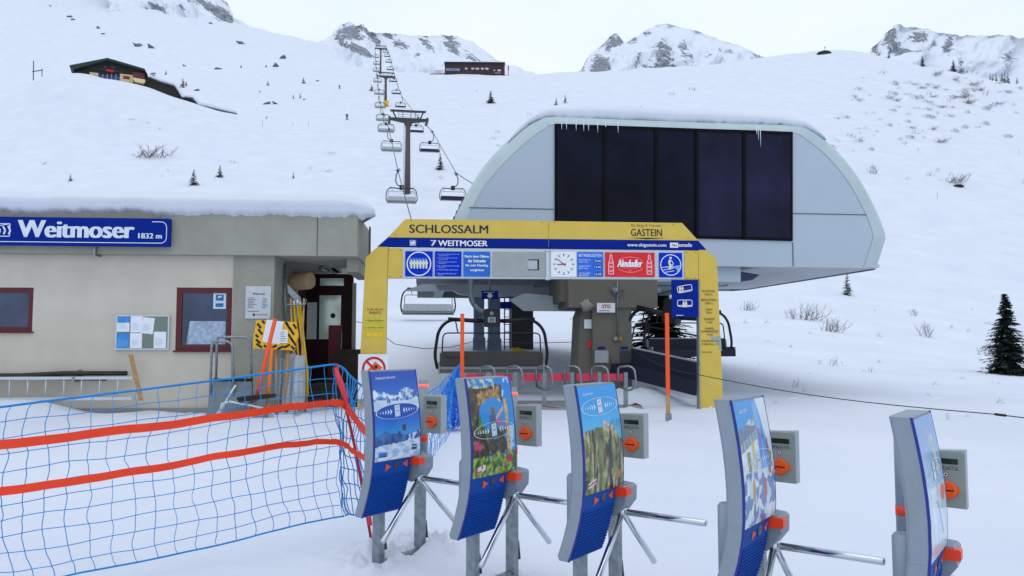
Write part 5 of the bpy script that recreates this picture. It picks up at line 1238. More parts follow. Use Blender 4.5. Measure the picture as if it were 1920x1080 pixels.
def turnstile(px, py, Y, zb_, poster, ev, title, label, band=None, refl=None):
    b = P(px, py, Y); t = empty('turnstile', (b.x, b.y, zb_), TANG, label, 'turnstile', 'ski lift turnstiles in a row')
    def wz(z): return .452 if z >= .744 else .36
    # curved case
    q = MB(); zs = [.372, .378, .40] + [.42 + .0225 * k for k in range(int((.74 - .42) / .0225) + 1)] + [.744]
    def sect(z, w_):
        x = cz(z); th = .095; e = 0
        if z < .40: e = .018 * (1 - (z - .372) / .028)
        r_ = .018
        return [(x - e * .3, 0 + e * .2, z), (x - e * .3, w_, z), (x - th + e, w_, z), (x - th + e, .03, z), (x - th + r_ * .35 + e, .008 + e * .2, z), (x - th + r_ + e, 0 + e * .2, z)]
    def loft(zs, w_):
        rings = [sect(z, w_) for z in zs]; k = 6
        q.add([p for r_ in rings for p in r_], [(a * k + i, a * k + (i + 1) % k, (a + 1) * k + (i + 1) % k, (a + 1) * k + i) for a in range(len(rings) - 1) for i in range(k)] + [list(range(k))[::-1], [(len(rings) - 1) * k + i for i in range(k)]], 0, False)
    loft(zs, .36); loft([.7445] + [.77 + .03 * k for k in range(20)] + [1.352], .452)
    case = q.build('case', CASE, t)
    q = MB()
    for (y0, y1, z0, z1) in ((-.0015, .003, .372, 1.353), (.449, .454, .744, 1.353)):
        q.grid(lambda u, v: (cz(z0 + (z1 - z0) * v) + .0045, y0 + (y1 - y0) * u, z0 + (z1 - z0) * v), 1, 30)
        q.grid(lambda u, v: (cz(z0 + (z1 - z0) * v) + .0045 - u * .012, y0 if y0 < 0 else y1, z0 + (z1 - z0) * v), 1, 30)
    q.grid(lambda u, v: (cz(.746) + .006, .45 * u, .7435 + .003 * v), 1, 1); q.build('edge_trim', mm('deep_blue_trim', '1a2c86', .4), t, fix=False)
    po_ = painted('poster', poster, lambda u, v: posp(u, v), 72, 110, t)
    q = MB(); f_ = lambda u, v, e=.0055: posp(u, v, e)
    au, av = .475, .085; tl = .012; cen = (.5, ev)
    def el(a, k=1): return (cen[0] + au * k * math.cos(a), cen[1] + av * k * math.sin(a) + tl * math.cos(a) * k)
    N = 48
    if band is not None:
        pts = [el(2 * math.pi * i / N, .98) for i in range(N)]
        q.add([f_(*cen, .0047)] + [f_(a, b2, .0047) for a, b2 in pts], [(0, 1 + i, 1 + (i + 1) % N) for i in range(N)], 1)
    for i in range(N):
        a, b2 = 2 * math.pi * i / N, 2 * math.pi * (i + 1) / N
        q.add([f_(*el(a, 1.0)), f_(*el(b2, 1.0)), f_(*el(b2, .965)), f_(*el(a, .965))], [(0, 1, 2, 3)], 0)
    for s_ in (-1, 1):
        for k in range(6):
            uc = .5 + s_ * (.14 + k * .058); h = .036 * (1 - k * .15); w_ = .05 * (1 - k * .13)
            vc = ev + tl * (uc - .5) * 2
            q.add([f_(uc - s_ * w_ / 2 * 1, vc), f_(uc + s_ * w_ / 2, vc + h), f_(uc + s_ * w_ / 2 * .6, vc), f_(uc + s_ * w_ / 2, vc - h)], [(0, 1, 2, 3)], 0)
    q.add([f_(.44, ev - .066, .006), f_(.555, ev - .058, .006), f_(.55, ev + .072, .006), f_(.435, ev + .064, .006)], [(0, 1, 2, 3)], 2)
    q.add([f_(.46, ev - .004, .0065), f_(.53, ev + .001, .0065), f_(.53, ev + .007, .0065), f_(.46, ev + .002, .0065)], [(0, 1, 2, 3)], 3)
    q.add([f_(.485, ev + .038, .0065), f_(.505, ev + .039, .0065), f_(.505, ev + .049, .0065), f_(.485, ev + .048, .0065)], [(0, 1, 2, 3)], 3)
    if title: text(q, title[0], title[1], title[2], title[3], title[4], None, 0, 0, 0, fn=lambda a, b2: f_(a, b2 + (a - .1) * .02))
    q.build('card_symbol', [mm('poster_white', 'dfe9f5', .4), mm('poster_band', band or '1c5cc0', .4), mm('card_grey', 'ccd8e6', .4), BLACK], po_, fix=False)
    # ribbed blue lower panel
    q = MB(); rows = []
    z = .742
    rows.append((z, .004)); rows.append((.655, .004)); z = .655
    while z > .392: rows += [(z - .002, .010), (z - .012, .004), (z - .016, .003)]; z -= .0175
    rows.append((.385, .003))
    q.grid(lambda u, v: (cz(rows[int(round(v * (len(rows) - 1)))][0]) + rows[int(round(v * (len(rows) - 1)))][1], .006 + .35 * u, rows[int(round(v * (len(rows) - 1)))][0]), 1, len(rows) - 1, smooth=False)
    rp = q.build('ribbed_panel', TBLUE, t, fix=False)
    q = MB(); e = .0055
    pq = lambda y, z_, e_=.0055: (cz(z_) + e_, y, z_)
    q.add([pq(.115, .725), pq(.115, .675), pq(.165, .703)], [(0, 1, 2)], 0); q.add([pq(.325, .733), pq(.325, .683), pq(.275, .708)], [(0, 1, 2)], 0)
    q.add([pq(.22 + .028 * math.cos(a), .705 + .030 * math.sin(a)) for a in [2 * math.pi * k / 14 for k in range(14)]], [list(range(14))], 1)
    q.build('arrow_symbol', [ORANGE, mm('lens_blue', '15305f', .2)], rp, fix=False)
    # card reader
    T_ = Matrix.Translation
    q = MB(); q.bbox(-.093, .064, .585, .64, .892, 1.148, .008); rd = q.build('card_reader', READ, t)
    q = MB(); q.prism([(-.098, .888), (.069, .886), (.069, 1.160), (-.098, 1.152)], .592, .655); q.build('reader_housing', mm('reader_shell', 'a4acb0', .5, var=.06), rd)
    q = MB(); q.rect(-.062, .038, 1.092, 1.118, .583, 0); q.build('display', mm('lcd_green', '232c22', .15), rd)
    q = MB(); text(q, 'SKIDATA', -.062, .040, 1.064, 1.082, .583, 0, .03); q.build('lettering', mm('engraved_grey', '5a615c', .6), rd)
    q = MB(); q.disc(-.015, 1.043, .012, .5835, 0, 16); q.disc(-.015, 1.043, .0122, .583, 1, 16, .009); q.disc(-.015, 1.043, .005, .582, 2, 8); q.build('round_symbol', [WHITE, DRED, BLACK], rd)
    q = MB(); q.tube([(-.012, .585, .97), (-.012, .574, .97), (-.012, .568, .97)], [.043, .043, .036], 20); q.box(-.065, .041, .576, .585, .955, .985); kn = q.build('scanner_knob', ORANGE, rd)
    q = MB(); q.rect(-.046, .018, .967, .973, .5665); q.build('slot', BLACK, kn)
    # beacon post behind the reader
    q = MB(); q.tube([(-.232, .735, .62), (-.232, .735, 1.258)], .036, 16); bp = q.build('beacon_post', CASE, t)
    q = MB(); q.tube([(-.232, .735, 1.208), (-.232, .735, 1.228)], .038, 16); q.build('red_light', mm('red_beacon', 'ff5048', .3, emit=1.6), bp)
    q = MB(); q.tube([(-.232, .735, .80), (-.232, .735, .845)], .038, 16); q.build('orange_ring', LAMPO, bp)
    # motor housing with lamp and the three arms
    q = MB(); q.prism([(-.12, .60), (-.03, .565), (.0, .60), (.042, .655), (.045, .735), (.03, .748), (-.12, .762)], .39, .54); mh = q.build('motor_housing', CASE, t)
    q = MB(); q.bbox(-.062, .064, .372, .43, .692, .742, .006); q.build('lamp', LAMPO, mh)
    q = MB(); text(q, 'KABA', -.03, .05, .66, .675, .398, 0, .01); q.build('lettering', mm('engraved_grey'), mh)
    H0 = Vector((-.01, .46, .585))
    q = MB(); q.blob(H0, .036, .036, .036, 6, 0, 0); q.tube([H0 + Vector((-.05, .02, .05)), H0], .03, 12); q.build('hub', CHROME, t)
    s2 = math.sqrt(.5)
    for d in (Vector((1, 0, 0)), Vector((0.02, -s2, -s2)), Vector((.04, s2, -s2))):
        d.normalize(); q = MB(); q.tube([H0 + d * .02, H0 + d * .52, H0 + d * .528], [.0185, .0185, .015], 14); q.build('arm', CHROME, t)
    # legs
    for (x, y, zt_) in ((-.15, .2, .60), (-.15, .62, .70)):
        q = MB(); q.bbox(x - .035, x + .035, y - .025, y + .025, -.12, zt_, .006); lg = q.build('leg', GALV, t)
        q = MB(); q.tube([(x + .02, y + .03, .24), (x + .03, y + .035, .12)], .014, 6); q.build('clamp', DSTEEL, lg)
    q = MB(); q.bbox(-.17, -.13, .20, .64, -.03, .05, .006); q.build('foot_bar', GALV, t)
    q = MB(); q.tube([(-.112, .10, .52), (-.112, .10, .83), (-.112, .10, .845)], [.055, .055, .045], 20); q.build('rear_canister', CASE, t)
    return t
ttl = ((701.5, 800, 5.36, 0.0, poster_a, .545, ('FREERIDE PARADIES', .09, .52, .91, .935), 'turnstile with deep blue freeride mountain poster, leftmost and farthest', '1450b4'),
       (884.8, 820, 4.89, -.03, poster_b, .465, None, 'turnstile whose poster shows a wooden log arch in green forest', None),
       (1095, 840, 4.48, -.05, poster_c, .80, ('FELSENWEG', .1, .36, .91, .932), 'turnstile whose poster shows a rocky cliff under light blue sky', None),
       (1393.7, 880, 3.83, -.085, poster_d, .50, ('GASTEIN', .12, .36, .90, .925), 'turnstile whose poster shows winter slopes with skiers, before the last one', None),
       (1741.4, 930, 3.38, -.125, poster_e, .60, None, 'turnstile with pale washed out poster, cut off at the right edge', None))
for a in ttl: turnstile(*a)

# ------------------------------------------------------------------ blue safety net with orange tapes
NETB = mm('blue_net_cord', '0a84cc', .6, var=.1); TAPE = mm('orange_tape', 'f0401a', .55, var=.05, scale=4)
def interp(pts, t):
    t = t * (len(pts) - 1); i = min(int(t), len(pts) - 2); f = t - i
    p0 = pts[max(i - 1, 0)]; p1 = pts[i]; p2 = pts[i + 1]; p3 = pts[min(i + 2, len(pts) - 1)]
    return p1 + (p2 - p0) * .5 * f + (p0 * 2 - p1 * 5 + p2 * 4 - p3) * .5 * f * f + (p1 * 3 - p0 - p2 * 3 + p3) * .5 * f ** 3
topA = [P(-330, 790, 4.6), P(-150, 776, 4.8), P(0, 762, 5.0), P(180, 741, 5.2), P(360, 719, 5.5), P(500, 701, 5.75), P(630, 684, 6.1)]
botA = [P(-330, 1190, 4.4), P(-150, 1135, 4.65), P(0, 1104, 4.85), P(180, 1068, 5.05), P(360, 1033, 5.4), P(520, 995, 5.75), P(645, 968, 6.1)]
net = empty('safety_net', (topA[0].x, topA[0].y, 0), 0, 'blue mesh safety net with two orange tapes stretched across the left foreground', 'net')
def loc(o_, pts): return [p - o_.location for p in pts]
def netS(top, bot, u, v, amp, seed):
    a = interp(top, u); b = interp(bot, u); p = b * (1 - v) + a * v
    w_ = math.sin(math.pi * v) ** .6 if 0 < v < 1 else 0
    L = (top[-1] - top[0]).length
    n1 = fbm(u * L * 1.3, v * 3.2, seed, 3); n2 = fbm(u * L * 1.3 + 9, v * 3.2, seed + 4, 3)
    return p + Vector((n1 * amp, n2 * amp * 1.4 - .10 * w_ * (1 if amp > .02 else .3), .5 * n2 * amp)) * (1 if 0 < v < 1 else .35) + Vector((-.055 * smooth01((v - .72) / .28) * (1 - v) * 4, 0, 0)) * w_
def netting(parent, top, bot, nu, nv, r, amp, seed, mat_=NETB):
    q = MB()
    for i in range(nu + 1):
        q.tube(loc(parent, [netS(top, bot, i / nu, j / (nv * 3), amp, seed) for j in range(nv * 3 + 1)]), r, 4, caps=False)
    for j in range(1, nv):
        q.tube(loc(parent, [netS(top, bot, i / (nu * 3), j / nv, amp, seed) for i in range(nu * 3 + 1)]), r, 4, caps=False)
    o = q.build('netting', mat_, parent, fix=False)
    q = MB(); q.tube(loc(parent, [netS(top, bot, i / (nu * 2), 1, amp, seed) for i in range(nu * 2 + 1)]), .0085, 6); q.build('top_rope', mat_, parent, fix=False)
    q = MB(); q.tube(loc(parent, [netS(top, bot, i / (nu * 2), 0, amp, seed) for i in range(nu * 2 + 1)]), .006, 6); q.build('bottom_rope', mat_, parent, fix=False)
netting(net, topA, botA, 28, 11, .0026, .055, 3)
def tape(parent, pts, w0, w1):
    L = len(pts); q = MB()
    def fn(u, v):
        p = interp(pts, u); w_ = w0 + (w1 - w0) * u; tw = .25 * fbm(u * 9, 3, w0 * 99, 2)
        return p - parent.location + Vector((0, math.sin(tw) * (v - .5) * w_, math.cos(tw) * (v - .5) * w_ + .008 * fbm(u * 14, 7, w1 * 50, 2)))
    q.grid(fn, 90, 2); return q.build('orange_tape', TAPE, parent, fix=False)
tape(net, [P(-330, 868, 4.35), P(-150, 850, 4.6), P(0, 835, 4.78), P(180, 813, 5.0), P(360, 790, 5.3), P(500, 770, 5.6), P(590, 758, 5.9), P(622, 755, 5.98)], .062, .046)
tape(net, [P(-330, 960, 4.3), P(-150, 940, 4.55), P(0, 922, 4.73), P(180, 896, 4.95), P(360, 865, 5.25), P(500, 840, 5.55), P(590, 829, 5.85), P(625, 828, 5.95)], .058, .038)
tape(net, [P(620, 754, 5.97), P(640, 757, 6.0), P(652, 766, 6.05)], .050, .06)
tape(net, [P(650, 763, 6.0), P(660, 776, 6.05), P(676, 798, 6.15), P(700, 822, 6.4)], .085, .07)
tape(net, [P(622, 828, 5.95), P(645, 833, 6.0), P(668, 850, 6.1), P(690, 862, 6.3)], .042, .05)
q = MB(); A = P(630, 683, 6.12); B = P(697, 1018, 6.2); q.tube(loc(net, [A, P(647, 757, 6.1), P(668, 850, 6.15), B]), .011, 8); q.build('leaning_pole', mm('red_pole', 'b0202c', .5), net)
q = MB(); q.tube(loc(net, [P(629, 690, 6.08), P(637, 715, 6.06), P(648, 745, 6.05), P(652, 770, 6.02)]), [.012, .026, .02, .012], 6); q.tube(loc(net, [P(692, 965, 6.18), P(694, 985, 6.18)]), .017, 6); q.build('tape_wrap', mm('faded_red_tape', 'd8384a', .6), net)
# second stretch running back beside the queue
topB = [P(630, 684, 6.12), P(680, 724, 6.6), P(712, 768, 7.4), P(760, 762, 8.6), P(807, 734, 10.2), P(835, 712, 12.2), P(861, 686, 14.7)]
botB = [P(648, 966, 6.2), P(690, 962, 6.5), P(730, 930, 7.3), P(770, 895, 8.4), P(800, 870, 9.9), P(828, 838, 12.0), P(851, 806, 14.6)]
netb = empty('safety_net', (topB[0].x, topB[0].y, 0), 0, 'blue mesh net running back behind the leftmost turnstile to an orange pole', 'net')
netting(netb, topB, botB, 64, 9, .0038, .05, 8)
q = MB(); c = [P(860, 686, 14.6), P(856, 704, 14.3), P(853, 728, 14.2), P(851, 756, 14.1), P(853, 785, 14.1), P(855, 800, 14.3)]
rnd = random.Random(4)
for k in range(70):
    a0 = rnd.uniform(0, 6.28); rr2 = rnd.uniform(.2, 1); sd_ = rnd.uniform(0, 50); pts = []
    for i in range(17):
        t = i / 16; R2 = (.02 + .22 * smooth01(t * 1.6)) * rr2; a1_ = a0 + 1.2 * fbm(t * 2, sd_)
        pts.append(interp(c, t) - netb.location + Vector((R2 * math.cos(a1_) - .12 * t * t, R2 * math.sin(a1_), .05 * fbm(t * 6, sd_, 3))))
    q.tube(pts, .006, 3, caps=False)
for k in range(26):
    t = .1 + .9 * k / 26; sd_ = k * 3.1; cc = interp(c, t) - netb.location; R2 = .02 + .22 * smooth01(t * 1.6)
    q.tube([cc + Vector((R2 * math.cos(a_) * (1 + .3 * fbm(a_, sd_)) - .12 * t * t, R2 * math.sin(a_), .12 * fbm(a_ * 1.3, sd_, 2))) for a_ in [m_ * .5 for m_ in range(13)]], .006, 3, caps=False)
q.build('gathered_netting', mm('gathered_blue_net', '1a74e0', .7, var=.2, scale=14), netb, fix=False)

# ------------------------------------------------------------------ spruces
NEED = mm('spruce_needles', '25352c', .85, var=.35, scale=3); BARK = mm('spruce_bark', '3b2f28', .9, var=.2); NEEDS = mm('snowy_needles', '8f9ba4', .85, var=.2, scale=4)
def spruce_mesh(seed, dense=1.0, levels=26, fine=True, asym=0.0, snow=.12):
    rnd = random.Random(seed); q = MB()
    for l in range(levels):
        t = l / (levels - 1); z = .04 + .93 * t; R_0 = (.30 if fine else .27) * (1 - t) ** .85 + .012
        nb = max(4, int((17 if fine else 6) * (1 - t * .5) * dense))
        for k in range(nb):
            a = rnd.uniform(0, 2 * math.pi); L = R_0 * rnd.uniform(.55, 1.12) * (1 + asym * math.cos(a)); dz = -L * rnd.uniform(.12, .42)
            d = Vector((math.cos(a), math.sin(a), 0)); z0 = z + rnd.uniform(-.02, .02)
            ns = 7 if fine else 3
            for s_ in range(ns):
                u = (s_ + rnd.uniform(.3, 1)) / ns; p = d * L * u + Vector((0, 0, z0 + dz * u + .05 * L * u * u))
                w_ = (.055 * (1.25 - u) + .012) * (1 if fine else 1.5) * (1.1 - t * .6)
                for m_ in range(3 if fine else 2):
                    b = a + rnd.uniform(-1.1, 1.1); e = Vector((math.cos(b), math.sin(b), rnd.uniform(-.7, .15))); n_ = Vector((-math.sin(b), math.cos(b), rnd.uniform(-.4, .4)))
                    q.add([p - n_ * w_ * .35, p + n_ * w_ * .35, p + e * w_ * 1.3], [(0, 1, 2)], 1 if rnd.random() < snow and e.z > -.3 else 0)
    return q
SPR = [spruce_mesh(i, fine=True, asym=.15 * i, snow=(.05, .16, .2)[i]) for i in range(3)]; SPM = [spruce_mesh(20 + i, dense=.42, levels=15, fine=True, snow=.3) for i in range(3)]; SPF = [spruce_mesh(10 + i, levels=13, fine=False, snow=.12) for i in range(3)]
_cr = {}
def spruce(px, py, hpx, label, kind, group=None, Y=None, wide=1.0, fine=False):
    b = hit(px, py) if Y is None else P(px, py, Y)
    if b is None: b = P(px, py, 440)
    h = hpx / F * b.y * 1.02
    t = empty('spruce_tree', (b.x, b.y, b.z - h * .02), random.Random(px).uniform(0, 6), label, 'tree', group); t.scale = (h * wide, h * wide, h)
    lst = SPF if not fine else SPM if hpx < 60 else SPR; i = kind % 3; key = (fine, hpx < 60, i)
    if key not in _cr:
        o = lst[i].build('crown', [NEED, NEEDS], t, fix=False); q = MB(); q.tube([(0, 0, -.03), (0, 0, .5), (0, 0, .99)], [.016, .01, .002], 6); k = q.build('trunk', BARK, t); _cr[key] = (o, k)
    else:
        for s_ in _cr[key]: c = s_.copy(); sc.collection.objects.link(c); c.parent = t
    return t
spruce(1890, 702, 152, 'large dark spruce standing at the right edge of the snowfield', 0, fine=True, wide=1.15)
spruce(1589, 553, 45, 'small spruce on the open snow right of the station hood', 1, fine=True, wide=1.0)
spruce(1240, 690, 172, 'dark spruce seen through the portal behind the turning chairs', 2, Y=29, fine=True, wide=1.9)
gl_t = 'small spruces scattered over the upper slopes'
for (px, py, h, lab, w_) in ((363, 347, 30, 'small snowy spruce nearest above the cream building roof', 1.3), (412, 332, 23, 'small twin topped spruce right of the one above the building roof', 1.3), (550, 334, 12, 'tiny dark spruce alone left of the nearest tower', 1.2),
                         (825, 318, 32, 'slim spruce beside the ropes right of the nearest tower', 1.1), (920, 193, 23, 'bushy dark spruce on the slope below the dark mountain hut', 1.5), (1043, 197, 14, 'left of two spruces above the station snow roof', 1.3), (1060, 193, 16, 'right of two spruces above the station snow roof', 1.2),
                         (697, 171, 12, 'squat dark spruce just left of the middle tower', 1.8), (343, 164, 17, 'spruce on the slope right of the half buried chalet', 1.5), (349, 161, 9, 'little spruce leaning against the one right of the chalet', 1.6), (311, 140, 9, 'small spruce between chalet roof and upper slope', 1.4),
                         (569, 156, 11, 'spruce highest left of the lift towers', 1.6), (502, 160, 9, 'small spruce halfway between chalet and towers', 1.5), (550, 185, 9, 'left of two slim little spruces near the skier', 1.1), (563, 184, 11, 'right of two slim little spruces near the skier', 1.0), (487, 173, 5, 'tiny spruce low left of the two slim ones', 1.6),
                         (452, 127, 6, 'tiny spruce high above the chalet wing, upper one', 1.8), (499, 126, 5, 'tiny spruce on the crest left of the towers', 2.0), (132, 339, 13, 'sparse little spruce far left above the name sign', 1.6), (500, 222, 5, 'tiny dark spruce stub right of the buried snow ridge', 1.8), (1202, 203, 5, 'tiny dark spruce stub above the middle of the station roof', 2),
                         (1667, 108, 13, 'second spruce from the left on the right hill crest', 1.2), (1648, 104, 9, 'leftmost small spruce on the right hill crest', 1.2), (1730, 125, 22, 'tallest spruce on the right hill crest', 1.2), (1788, 133, 22, 'dark spruce on the crest right of the tallest one', 1.3), (1813, 136, 6, 'tiny spruce between the tallest pair and the far clump', 1.4)):
    spruce(px, py, h, lab, int(px) % 3, gl_t, wide=w_, Y=None, fine=h > 21)
for (px, py, h) in ((1857, 148, 12), (1862, 150, 13), (1868, 151, 14), (1879, 152, 16), (1884, 154, 17), (1890, 155, 19), (1907, 157, 13)):
    spruce(px, py, h, 'spruce in the little clump at the right end of the skyline' if px < 1900 else 'single spruce right of the clump at the right end of the skyline', px % 3, gl_t if px > 1900 else 'spruces in the clump at the right end of the skyline', wide=1.1)

# ------------------------------------------------------------------ bare bushes
TWIG = mm('bare_twigs', '6c6468', .9, var=.25)
def bush_mesh(seed, stems, lean, br=3, r=.006):
    rnd = random.Random(seed); q = MB()
    for i in range(stems):
        x = rnd.gauss(0, .28); y = rnd.gauss(0, .12); L = rnd.uniform(.35, 1.0); a = rnd.uniform(-.6, .6) + lean; b = rnd.uniform(-.4, .4)
        p = Vector((x, y, -.03)); d = Vector((math.sin(a), math.sin(b), math.cos(a))).normalized(); pts = [p]
        for k in range(4):
            d = (d + Vector((rnd.uniform(-.25, .25), rnd.uniform(-.2, .2), rnd.uniform(-.05, .1)))).normalized(); pts.append(pts[-1] + d * L / 4)
        q.tube(pts, [r * 1.6, r * 1.4, r * 1.1, r * .9, r * .5], 3, caps=False)
        for k in range(br):
            s_ = rnd.randint(1, 3); e = (d + Vector((rnd.uniform(-1, 1), rnd.uniform(-.5, .5), rnd.uniform(-.1, .4)))).normalized(); l2 = L * rnd.uniform(.15, .4)
            q.tube([pts[s_], pts[s_] + e * l2 * .5, pts[s_] + e * l2 + Vector((0, 0, .04))], [r, r * .7, r * .4], 3, caps=False)
    return q
BM = [bush_mesh(1, 26, .5), bush_mesh(2, 9, .3), bush_mesh(3, 16, -.1, 4), bush_mesh(4, 5, .9, 2), bush_mesh(5, 34, .2, 4)]; _bm = {}
def bush(px, py, wpx, hpx, k, label, group):
    b = hit(px, py)
    if b is None: return
    s_ = wpx / F * b.y / 1.1; h = hpx / F * b.y / .85
    key = (k, 0 if b.y < 60 else 1 if b.y < 120 else 2)
    if key not in _bm:
        m_ = bush_mesh(k + 1, *[(26, .5), (9, .3), (16, -.1, 4), (5, .9, 2), (34, .2, 4)][k], r=(.0065, .006, .0065)[key[1]]); o = m_.build('bare_bush', TWIG, fix=False); _bm[key] = o
    else: o = _bm[key].copy(); sc.collection.objects.link(o)
    o.location = b; o.scale = (s_, s_, h); o.rotation_euler = (0, 0, random.Random(px * py).uniform(-.4, .4))
    tag(o, label, 'shrub', group)
gb = 'bare shrubs poking through the snow'
for (px, py, w_, h, k, lab) in ((1515, 600, 62, 34, 0, 'largest bare shrub on the slope right of the yellow pillar'), (1488, 598, 26, 24, 2, 'bare shrub joining the left side of the largest one'), (1560, 622, 56, 28, 0, 'bare shrub joining the lower right end of the largest one'), (1402, 582, 30, 20, 0, 'bare shrub right beside the upper yellow pillar, on the slope'),
                           (1395, 606, 20, 14, 3, 'thin bare shrub lower right of the pillar top'), (1435, 606, 26, 12, 3, 'low leaning shrub left of the largest shrub'), (1646, 632, 26, 14, 3, 'leaning shrub alone between the largest shrub and the big spruce'), (1740, 632, 36, 32, 2, 'upright open shrub left of the big spruce'), (1716, 592, 18, 16, 2, 'small grey shrub above the upright open one'),
                           (1783, 616, 14, 10, 1, 'tiny shrub midway to the big spruce'), (1813, 622, 20, 10, 3, 'low shrub close to the big spruce'), (1560, 686, 36, 20, 1, 'spindly shrub low on the slope above the rope'), (1535, 684, 12, 12, 1, 'thin stub beside the spindly shrub'), (1630, 698, 16, 14, 1, 'small shrub right of the spindly one'), (1490, 726, 26, 20, 1, 'shrub touching the dark rope from above'),
                           (1505, 734, 20, 10, 3, 'low twigs right at the dark rope'), (1860, 668, 40, 28, 4, 'grey shrub at the foot of the big spruce, left'), (1750, 722, 30, 12, 3, 'flat leaning twigs right of the slope middle above the rope'), (1870, 756, 36, 14, 3, 'flat twigs above the right end of the rope'), (1775, 788, 12, 18, 1, 'thin twig shrub beyond the pale poster turnstile'), (1812, 782, 24, 8, 3, 'low twigs beside the thin shrub beyond the pale poster turnstile'),
                           (278, 296, 66, 24, 4, 'widest bare shrub on the left slope above the cream building'), (80, 308, 30, 9, 3, 'low shrub far left of the widest one'), (433, 306, 22, 7, 1, 'small shrub right of the widest left one'), (243, 226, 16, 7, 1, 'faint shrub below the chalet, upper'), (275, 232, 10, 6, 1, 'faint shrub below the chalet, middle'), (298, 242, 12, 5, 3, 'faint shrub below the chalet, lower'),
                           (314, 322, 6, 9, 1, 'twig left of the roof spruce, upper'), (303, 332, 5, 5, 1, 'twig left of the roof spruce, lower'), (616, 289, 22, 7, 1, 'faint shrub left of the nearest tower chairs, upper'), (612, 322, 36, 8, 3, 'faint shrub left of the nearest tower chairs, lower'), (580, 318, 10, 9, 1, 'faint upright shrub left of the lower faint shrub'),
                           (1640, 326, 26, 20, 2, 'round bare shrub right of the station hood'), (1790, 344, 40, 20, 4, 'bare shrub with snow on it above a dark hollow, right'), (1740, 330, 24, 10, 1, 'shrub left of the one with the dark hollow'), (1698, 336, 26, 8, 3, 'low row of twigs between round shrub and hollow shrub'), (1757, 322, 12, 12, 1, 'small shrub above the hollow shrub'),
                           (1085, 632, 22, 14, 1, 'small shrub seen left of the concrete column'), (1070, 600, 26, 10, 3, 'sparse twigs seen under the station, left of the column'), (1295, 170, 30, 10, 1, 'faint shrub high above the station roof middle'), (1257, 178, 24, 7, 1, 'faint shrub left below the high one over the roof'), (990, 217, 14, 8, 1, 'faint shrub above the left shoulder of the hood'),
                           (930, 249, 16, 9, 1, 'shrub upper left of the hood, top of three'), (922, 262, 18, 9, 1, 'shrub upper left of the hood, middle of three'), (932, 275, 14, 8, 1, 'shrub upper left of the hood, lowest of three'), (824, 336, 12, 10, 1, 'twigs below the slim spruce by the ropes'), (893, 172, 6, 6, 1, 'faint twig left of the bushy spruce'), (868, 202, 10, 5, 3, 'faint twigs lower left of the bushy spruce')):
    bush(px, py, w_, h, k, lab, gb)
rnd = random.Random(77)
for i in range(95):
    while True:
        px = rnd.gauss(1770, 95); py = rnd.gauss(183, 32)
        if 1600 < px < 1935 and 135 + max(0, px - 1750) * .18 < py < 270: break
    bush(px, py, rnd.uniform(12, 30), rnd.uniform(4, 11), rnd.choice((1, 2, 4, 3, 2)), 'low bare shrub in the scrub patch on the right hillside', 'low shrubs in the scrub patch on the right hillside')
for i in range(34):
    px = rnd.uniform(1560, 1720); py = rnd.uniform(212, 285)
    bush(px, py, rnd.uniform(10, 26), rnd.uniform(4, 9), rnd.choice((1, 3, 2)), 'low bare twigs between the hood shoulder and the scrub patch', 'low twigs between hood and scrub patch')
for i in range(22):
    px = rnd.uniform(1400, 1900); py = rnd.uniform(580, 770)
    bush(px, py, rnd.uniform(7, 18), rnd.uniform(4, 8), rnd.choice((1, 3)), 'tiny twig tips scattered on the slope above the dark rope', 'tiny twig tips above the dark rope')
q = MB(); b = hit(1797, 350); q.blob(b + Vector((0, 0, .1)), 1.0, .8, .35, 8, 3, .5); o = q.build('dark_rock', mm('dark_rock', '2c2c30', .9, var=.3)); tag(o, 'dark rock in the hollow under the snowy shrub on the right slope', 'rock')
# scattered rocks on the left slopes
RK = mm('grey_rock', '6e747c', .9, var=.3, scale=2, bump=.5)
rl_ = None
for (px, py, s_) in ((130, 32, 2.2), (137, 37, 1.8), (184, 53, 1.4), (193, 64, 1.4), (210, 22, 1.2), (95, 12, 1.2), (258, 87, 2.4), (284, 91, 2.4), (264, 85, 1.6), (445, 36, 3.4), (455, 42, 1.6), (395, 44, 1.8), (452, 82, 3.0), (287, 139, 1.2), (288, 143, 1), (346, 124, 1), (414, 130, 1.2), (405, 130, 1.2), (493, 34, .1), (575, 72, 3), (583, 75, 2.6), (560, 48, .1), (530, 110, 2.0), (517, 125, 1.6), (368, 170, 1.0), (500, 195, 1.2), (516, 195, 1.0), (596, 152, .8), (570, 187, .6), (636, 173, .1)):
    if s_ < .5: continue
    b = hit(px, py)
    if b is None: continue
    if rl_ is None: q = MB(); q.blob((0, 0, .15), 1.25, .8, .42, 7, 4, .9); rl_ = o = q.build('slope_rock', RK)
    else: o = rl_.copy(); sc.collection.objects.link(o)
    o.location = b; o.scale = (s_ * 1.1, s_, s_ * .9); o.rotation_euler = (0, .5, px); tag(o, 'grey rock peeking out of the snow on the upper left slope', 'rock', 'rocks peeking out of the upper left slope')

